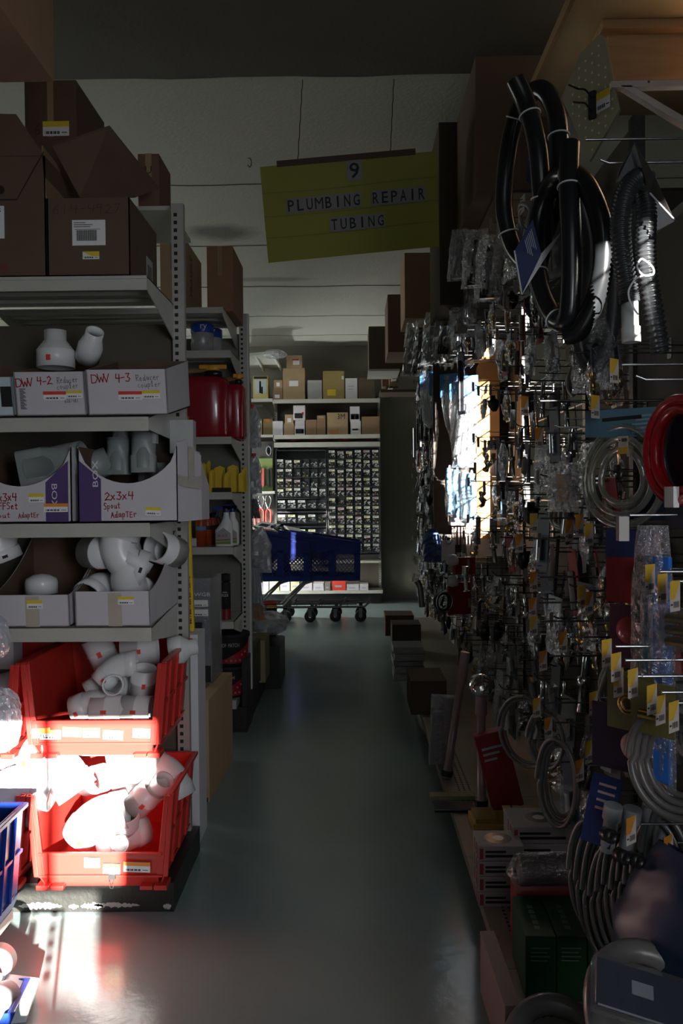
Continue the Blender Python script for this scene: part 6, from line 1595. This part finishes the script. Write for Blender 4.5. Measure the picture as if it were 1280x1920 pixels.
mb.build('contents', brass, t)
t = thing('washer_pack', 'clear pack with one big pale washer on a purple card', 'package', P(1166,1385,1.75), (0,0,R(45))); MB().mm((0,-.05,-.07), (.003,.07,.07)).build('card', M('purple_black', (.03,.015,.05), .4), t)
MB().lathe([(.012,0),(.012,.006),(.030,.006),(.030,0)], 24, 0, Matrix.Translation((-.002,-.03,-.01)) @ Matrix.Rotation(R(-90),4,'Y')).build('washer', M('washer_pink', (.45,.32,.32), .5), t)
t = thing('dowel_bag', 'clear bag with a pale ribbed spool, on the pegboard below the hoses', 'bag', P(1055,868,2.2), (0,0,R(40))); bag(MB(), .10,.13,.035,120,pinch=.9).build('bag_film', film2, t)
MB().tube([(0,0,-.03-.008*k) for k in range(10)], [.020,.017]*5, 12).build('spool', M('spool_tan', (.35,.26,.17), .6), t)

# coils of grey supply hose
def ringcoil(nm, label, px, py, Y, rw, rh, rt, n, mat, rz, group=None, seed=0, sag=0., tie=True):
    t = thing(nm, label, 'tubing', P(px, py, Y), (0,0,rz), group); r = random.Random(seed); mb = MB(); q = []
    for k in range(n):
        s_ = 1-.10*k; dx = (k-(n-1)/2)*rt*1.9; m = 40
        for i in range(m): a = 6.283*i/m; q.append((dx+rt*1.9*i/m+.003*math.sin(3*a+k), rw*s_*math.cos(a), rh*s_*math.sin(a)-abs(math.cos(a))*0))
    mb.tube(q, rt, 8); mb.build('hose', mat, t)
    if tie: m2 = MB(); ring_at(m2, (0,0,rh*.95), (0,1,0), rt*2.5, .0012); m2.build('tie', wired, t)
    return t
ht_ = M('grey_hose', (.13,.12,.115), .35, .2)
ringcoil('hose_ring', 'large thin grey tube ring hanging left of the small coils', 984, 1372, 2.9, .11, .125, .006, 2, ht_, R(45), 'grey tube rings', 1)
ringcoil('hose_ring', 'small grey tube ring with an orange tip beside the large ring', 1022, 1388, 2.45, .060, .085, .006, 2, ht_, R(45), 'grey tube rings', 2)
ringcoil('hose_ring', 'oval grey tube coil hanging lower between the price tags', 1045, 1467, 2.3, .060, .125, .0065, 3, ht_, R(45), 'grey tube rings', 3)
ringcoil('hose_ring', 'big grey tube coil with a tied end at the right photo edge', 1268, 1428, 1.55, .085, .105, .0075, 4, ht_, R(50), 'grey tube rings', 4)
for i in range(12):
    lb = 'looped woven grey supply hose, %s' % ('nearest of the lower bunch, lit pinkish along its rim','second of the lower bunch','third of the lower bunch, hanging lower','fourth of the lower bunch','fifth of the lower bunch, under the blue header','middle of the lower bunch','just right of the middle of the bunch','under the black nuts of the bunch','hanging behind the black nuts','near the right end of the bunch','second from the right end of the bunch','last of the lower bunch, by the dark blue pack')[i]
    ringcoil('supply_hose', lb, 1106+14*i, 1640+(0,22,40,52,44,30,40,24,30,10,14,-6)[i], 1.86-.02*i, .052, .125+.012*(i % 3), .0062, 2, greyw, R(46), 'woven supply hoses', 10+i, tie=False)
for i, (px, py) in enumerate(((1140,1566),(1165,1605),(1190,1612),(1238,1600))):
    t = thing('hose_nut', 'black hose nut at the top of the woven hoses, %s' % ('leftmost','second from the left','third from the left','rightmost')[i], 'nut', P(px, py, 1.62), (R(90),0,R(30)), 'black hose nuts'); MB().pipe([(0,0,-.012),(0,0,.012)], [.014,.014], .005, 14).build('nut_body', rubber, t)
t = thing('hose_header', 'bright blue header card with pink lines above the woven hoses', 'card', P(1130,1500,1.72), (R(0),R(20),R(40))); MB().mm((0,-.035,-.09), (.002,.035,.05)).build('card', M('header_bright_blue', (.015,.035,.15), .4), t); mb = MB()
for k in range(4): mb.mm((-.001,-.025,-.02+.016*k), (0,.015,-.015+.016*k))
mb.build('printed_lines', M('ribbed_pink'), t)
for i, px in enumerate((1150,1186,1222,1250)):
    t = thing('drain_tail', 'dull white plastic drain tail hanging behind the tags, %s' % ('leftmost','second from the left','third from the left','rightmost')[i], 'pipe', P(px, 1510+6*(i % 2), 1.68), (R(8),R(6),0), 'white drain tails'); MB().tube([(0,0,0),(0,0,-.03),(0,0,-.031),(0,0,-.10)], [.019,.019,.015,.015], 14).build('pipe_body', M('drain_white', (.33,.35,.37), .4), t)
t = thing('blue_pack', 'large dark blue bagged pack leaning at the lower right edge', 'package', P(1262,1700,1.55), (R(0),R(16),R(20))); bag(MB(), .26,.34,.07,130,pinch=.5).build('bag_body', M('pack_deep_blue', (.012,.03,.075), .4), t)
t.children[0].data.polygons.foreach_set('use_smooth', [True]*len(t.children[0].data.polygons)); t.location = P(1280,1598,1.55); 

# ================================================================== ON THE RIGHT BASE DECK
def obox(name, label, px, py, Y, w_, d, h, mat, rz=0., cat='box', group=None, bev=.0015, z=None):
    p = P(px, py, Y); t = thing(name, label, cat, (p.x, Y, ZD+.001 if z is None else z), (0,0,rz), group)
    MB().mm((0,0,0), (w_,d,h)).build('box_body', mat, t, bevel=bev); return t
wax = M('wax_box_white', (.36,.31,.32), .5); waxr = M('wax_box_red', (.28,.03,.04), .5)
def waxbox(label, px, Y, z, w_=.135, d=.12, h=.044, rz=0., top=False):
    t = obox('wax_ring_box', label, px, 1600, Y, w_, d, h, wax, rz, 'box', 'wax ring boxes', z=z)
    mb = MB(); mb.mm((.02,-.0008,h*.55), (w_*.6,0,h*.70)); mb.mm((.02,-.0008,h*.25), (w_*.85,0,h*.42)); mb.build('printed_lines', ink, t)
    text(mb, 'a', (0,0,-5), (.001,0,0), (0,0,.001)) if False else None
    MB().mm((.003,-.0008,h*.12), (.014,0,h*.85)).mm((-.0006,.01,h*.1), (0,.02,h*.9)).mm((-.0006,.04,h*.1), (0,.05,h*.9)).mm((-.0006,.075,h*.1), (0,.085,h*.9)).build('red_marks', waxr, t)
    if top: MB().lathe([(.001,0),(.018,.0)], 24, 0, Matrix.Translation((w_*.5,d*.5,h+.0008))).lathe([(.018,0),(.042,0)], 24, 1, Matrix.Translation((w_*.5,d*.5,h+.0006))).build('ring_picture', [M('ring_pale', (.75,.75,.75), .25), M('ring_dark', (.10,.08,.08), .2)], t)
    mb = MB(); text(mb, 'joint de cire', (.022,-.0015,h*.52), (.05,0,0), (0,0,h*.2)); text(mb, "d'epaisseur", (.022,-.0015,h*.22), (.07,0,0), (0,0,h*.2)); mb.build('lettering', ink, t)
    return t
for k in range(4):
    waxbox(('bottom white wax ring box of the near stack','second white wax ring box from the bottom of the stack','third white wax ring box from the bottom of the stack','topmost white wax ring box of the near stack, ring picture shining')[k], 897, 2.44, ZD+.001+.046*k, top=(k == 3))
for k in range(4): waxbox(('bottom red-marked box in the stack right of the near stack','second box in the stack right of the near stack','third box in the stack right of the near stack','top box in the stack right of the near stack, ring picture shaded')[k], 962, 2.52, ZD+.001+.052*k, .19, .16, .050, top=(k == 3))
t = obox('red_box', 'flat red box lying between the wax ring boxes and the green boxes', 975, 1600, 2.36, .16, .12, .045, M('dark_red_card'), 0)
for k in range(3): waxbox(('bottom white box in the rear stack by the tube rings','middle white box in the rear stack by the tube rings','top white box in the rear stack, ring picture shaded')[k], 1030, 2.72, ZD+.001+.052*k, .20, .16, .050, top=(k == 2))
for k in range(4):
    x = P(985,1800,1.98).x+k*.075
    t = thing('green_box', 'tall dark green box, %s of the row on the right deck' % ('leftmost','second','third','fourth, farthest from the aisle,')[k], 'box', (x, 1.98, ZD+.001), (0,0,R(-2)), 'green boxes')
    hgt = P(1000,1755,1.98).z-ZD; MB().mm((0,0,0), (.073,.20,hgt)).build('box_body', greenc, t, bevel=.0015)
    mb = MB()
    text(mb, 'PLUMB SHOP' if False else 'GREEN', (.025,.03,hgt+.0008), (0,.10,0), (-.012,0,0)) if False else None
    for q in range(4): mb.mm((.012,-.0008,hgt*.80-.010*q), (.058-.006*(q % 2),0,hgt*.80-.010*q+.003))
    for q in range(5): mb.mm((.028,.03+.026*q,hgt), (.042,.046+.026*q,hgt+.0008))
    mb.build('printed_lines', M('green_pale_ink', (.10,.16,.11), .5), t)
t = thing('sponge_roll', 'rounded pinkish roll in clear wrap lying behind the green boxes', 'roll', P(1020,1668,2.22), (0,0,0)); MB().tube([(-.07,0,0),(-.065,0,0),(.07,0,0),(.075,0,0)], [.03,.042,.042,.03], 20).build('roll_body', M('roll_pink', (.22,.17,.17), .6), t); MB().tube([(-.09,0,-.02),(-.07,0,0),(.08,0,0)], [.02,.045,.045], 14).build('wrap', film1, t)
t.location.z = ZD+.215
t = thing('red_box', 'plain box under the wrapped pinkish roll, behind the green boxes', 'box', (t.location.x-.08, 2.19, ZD+.001), (0,0,0)); MB().mm((0,0,0), (.17,.09,.16)).build('box_body', M('dark_red_card'), t)
obox('white_tile', 'small white square card lying on the deck beside the green boxes', 917, 1735, 2.22, .03, .03, .004, M('tile_dull', (.45,.38,.36), .5))
t = obox('flat_carton', 'flat upright white and mauve carton at the deck edge by the green boxes', 946, 1850, 1.72, .035, .30, P(950,1775,1.95).z-ZD, M('carton_mauve', (.22,.16,.165), .5), R(1)); 
# toilet seats / round white buckets bottom right
def seat(label, px, py, Y, r_, rx, mat):
    t = thing('toilet_seat', label, 'toilet seat', P(px, py, Y), rx, 'white toilet seats')
    mb = MB(); n = 40
    mb.tube([(r_*.80*math.cos(a), r_*math.sin(a), .0) for a in [6.283*k/n for k in range(n)]], .022, 10, closed=True)
    mb.build('seat_ring', mat, t); MB().lathe([(.001,.014),(r_*.6,.012),(r_*.78,.0)], 36).build('lid', mat, t); return t
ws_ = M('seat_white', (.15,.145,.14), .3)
seat('rounded white toilet seat lid at the bottom right corner, a blue pack on it', 1232, 1930, 1.42, .13, (R(40),0,R(10)), ws_)
seat('white toilet seat at the bottom edge, in front of the green boxes', 1052, 2000, 1.60, .12, (R(30),0,R(0)), ws_)
t = thing('blue_pack', 'dark blue wrapped pack with shiny film lying on the white toilet seat', 'package', P(1200,1868,1.34), (R(35),R(14),R(-8))); MB().box((0,0,0), (.15,.08,.02)).build('pack_body', M('pack_navy', (.012,.02,.05), .3), t, bevel=.004); MB().box((0,0,.002), (.156,.086,.026)).build('film', clearp, t); MB().box((.0,0.005,.0112), (.035,.022,.002)).build('label', M('dull_paper', (.30,.31,.32), .5), t)
t = thing('seat_carton', 'dark carton on the deck carrying the toilet seats', 'box', (.50, 1.30, ZD+.001)); MB().mm((0,0,0), (.40,.30,.12)).build('box_body', cd2, t)
# mid deck items
t = obox('yellow_box', 'low yellow display box lying open on the deck', 887, 1500, 2.98, .14, .14, .03, M('yellow_box', (.45,.28,.06), .6)); MB().mm((.01,.01,.03), (.09,.13,.045)).build('contents', M('dull_yellow', (.30,.20,.05), .6), t); MB().mm((.003,-.001,.004), (.135,0,.012)).build('print', redink, t)
t = thing('tilted_display', 'tan cardboard display tilted towards the aisle with slanting dividers', 'display', P(975,1525,2.72), (0,0,R(0))); t.location.z = ZD+.002
mb = MB()
for k in range(4): mb.plate([(.0+.035*k,-.0,0),(.028+.035*k,0,0),(-.015+.035*k,.0,.16),(-.043+.035*k,.0,.16)], (0,1,0), .10)
mb.build('slanted_packs', M('pack_tan', (.36,.22,.12), .6), t)
t = thing('red_pack', 'tall dark red package with pale text standing tilted on the deck', 'package', (P(925,1455,3.15).x, 3.15, ZD+.01), (0,R(-14),R(0))); hR = .30
MB().mm((0,0,0), (.12,.06,hR)).build('pack_body', M('dark_red_card'), t, bevel=.002); mb = MB()
for k in range(3): mb.mm((.015,-.001,hR*.80-.022*k), (.095-.015*k,0,hR*.80-.022*k+.009))
mb.build('printed_lines', M('pale_ink'), t)
def pump(label, px, py0, py1, Y, rot, mat, nm='chrome_fixture', head=False):
    b_ = P(px, py1, Y); h = P(px, py0, Y).z-ZD; t = thing(nm, label, 'fixture', (b_.x, Y, ZD+.012), rot)
    MB().tube([(0,0,0),(0,0,.03),(0,0,.031),(0,0,h*.75),(0,0,h*.76),(0,0,h)], [.022,.022,.017,.017,.024,.020], 14).build('tube_body', mat, t)
    MB().tube([(0,0,.005),(0,0,.03)], .026, 14).build('foot', rubber, t)
    if head: MB().lathe([(.001,.03),(.03,.028),(.05,.01),(.05,0),(.02,-.01)], 24, 0, Matrix.Translation((0,-.01,h)) @ Matrix.Rotation(R(50),4,'X')).build('shower_head', chrome, t)
    return t
mv = M('mauve_tube', (.34,.25,.25), .3, .2)
pump('long slanting mauve drain tube standing on the deck in clear wrap', 836, 1225, 1375, 3.55, (0,R(9),0), mv)
pump('shower head with mauve handle standing on the deck', 902, 1290, 1395, 3.20, (0,0,0), mv, 'shower_head', True)
t = thing('tool_pack', 'dark pack with pale mauve tubes standing on the deck by the slanting tube', 'package', (P(806,1330,3.75).x, 3.75, ZD+.001), (0,R(3),0)); MB().mm((0,0,0), (.05,.05,.24)).mm((.055,0,.02), (.10,.05,.30)).build('pack_body', M('mauve_dark', (.16,.13,.14), .4), t); MB().mm((-.005,-.005,0), (.108,.055,.31)).build('wrap', film2, t)
t = obox('plank', 'short pale board lying across the deck under the drain tube', 806, 1395, 3.30, .18, .05, .018, M('plank_olive', (.26,.23,.13), .6)); 
t = thing('basin_wrench', 'black boxy tool lying on the deck beside the short board', 'tool', (P(812,1410,3.2).x, 3.17, ZD+.001)); MB().mm((0,0,0), (.16,.08,.014)).build('tool_body', rubber, t, bevel=.003)
obox('brown_box', 'dark brown open carton on the deck, near the stack of white papers', 770, 1290, 4.6, .20, .35, .19, M('cardboard_deep_brown'))
for k in range(5):
    t = obox('white_box', 'flat white box, %s of the stack at the deck edge' % ('lowest','second from the bottom','middle one','second from the top','topmost')[k], 737+2*(k % 2), 1200, 5.45+.02*(k % 3), .20, .25, .042, M('dull_white_box', (.34,.34,.34), .6), R((k % 3)-1), 'box', 'flat white boxes', z=ZD+.001+.044*k)
    MB().mm((.04,-.001,.012), (.13,0,.026)).build('print', M('faint_ink'), t)
obox('brown_box', 'low brown box at the far end of the deck by the back shelving', 722, 1160, 7.2, .25, .3, .18, cardd)
obox('brown_box', 'dark box with papers just before the brown box at the far deck end', 735, 1180, 6.3, .22, .25, .24, M('cardboard_deep_brown'))
# loose dark fixtures hanging at the left face of the run, far part
for i in range(9):
    Y = 8.0-.42*i; t = thing('wand_pack', 'long dark carded tool hanging along the far aisle side of the run', 'package', (.62-.0*i, Y, 2.02+.05*(i % 3)), (0,0,R(15*(i % 3)-10)), 'long dark carded tools along the far run'); MB().mm((-.004,-.035,-.32), (.004,.035,.02)).build('card', blk if i % 2 else hd, t); MB().tube([(-.012,0,-.02),(-.012,0,-.30)], .010, 8).build('tool_shaft', chrome if i % 3 == 0 else rubber, t)
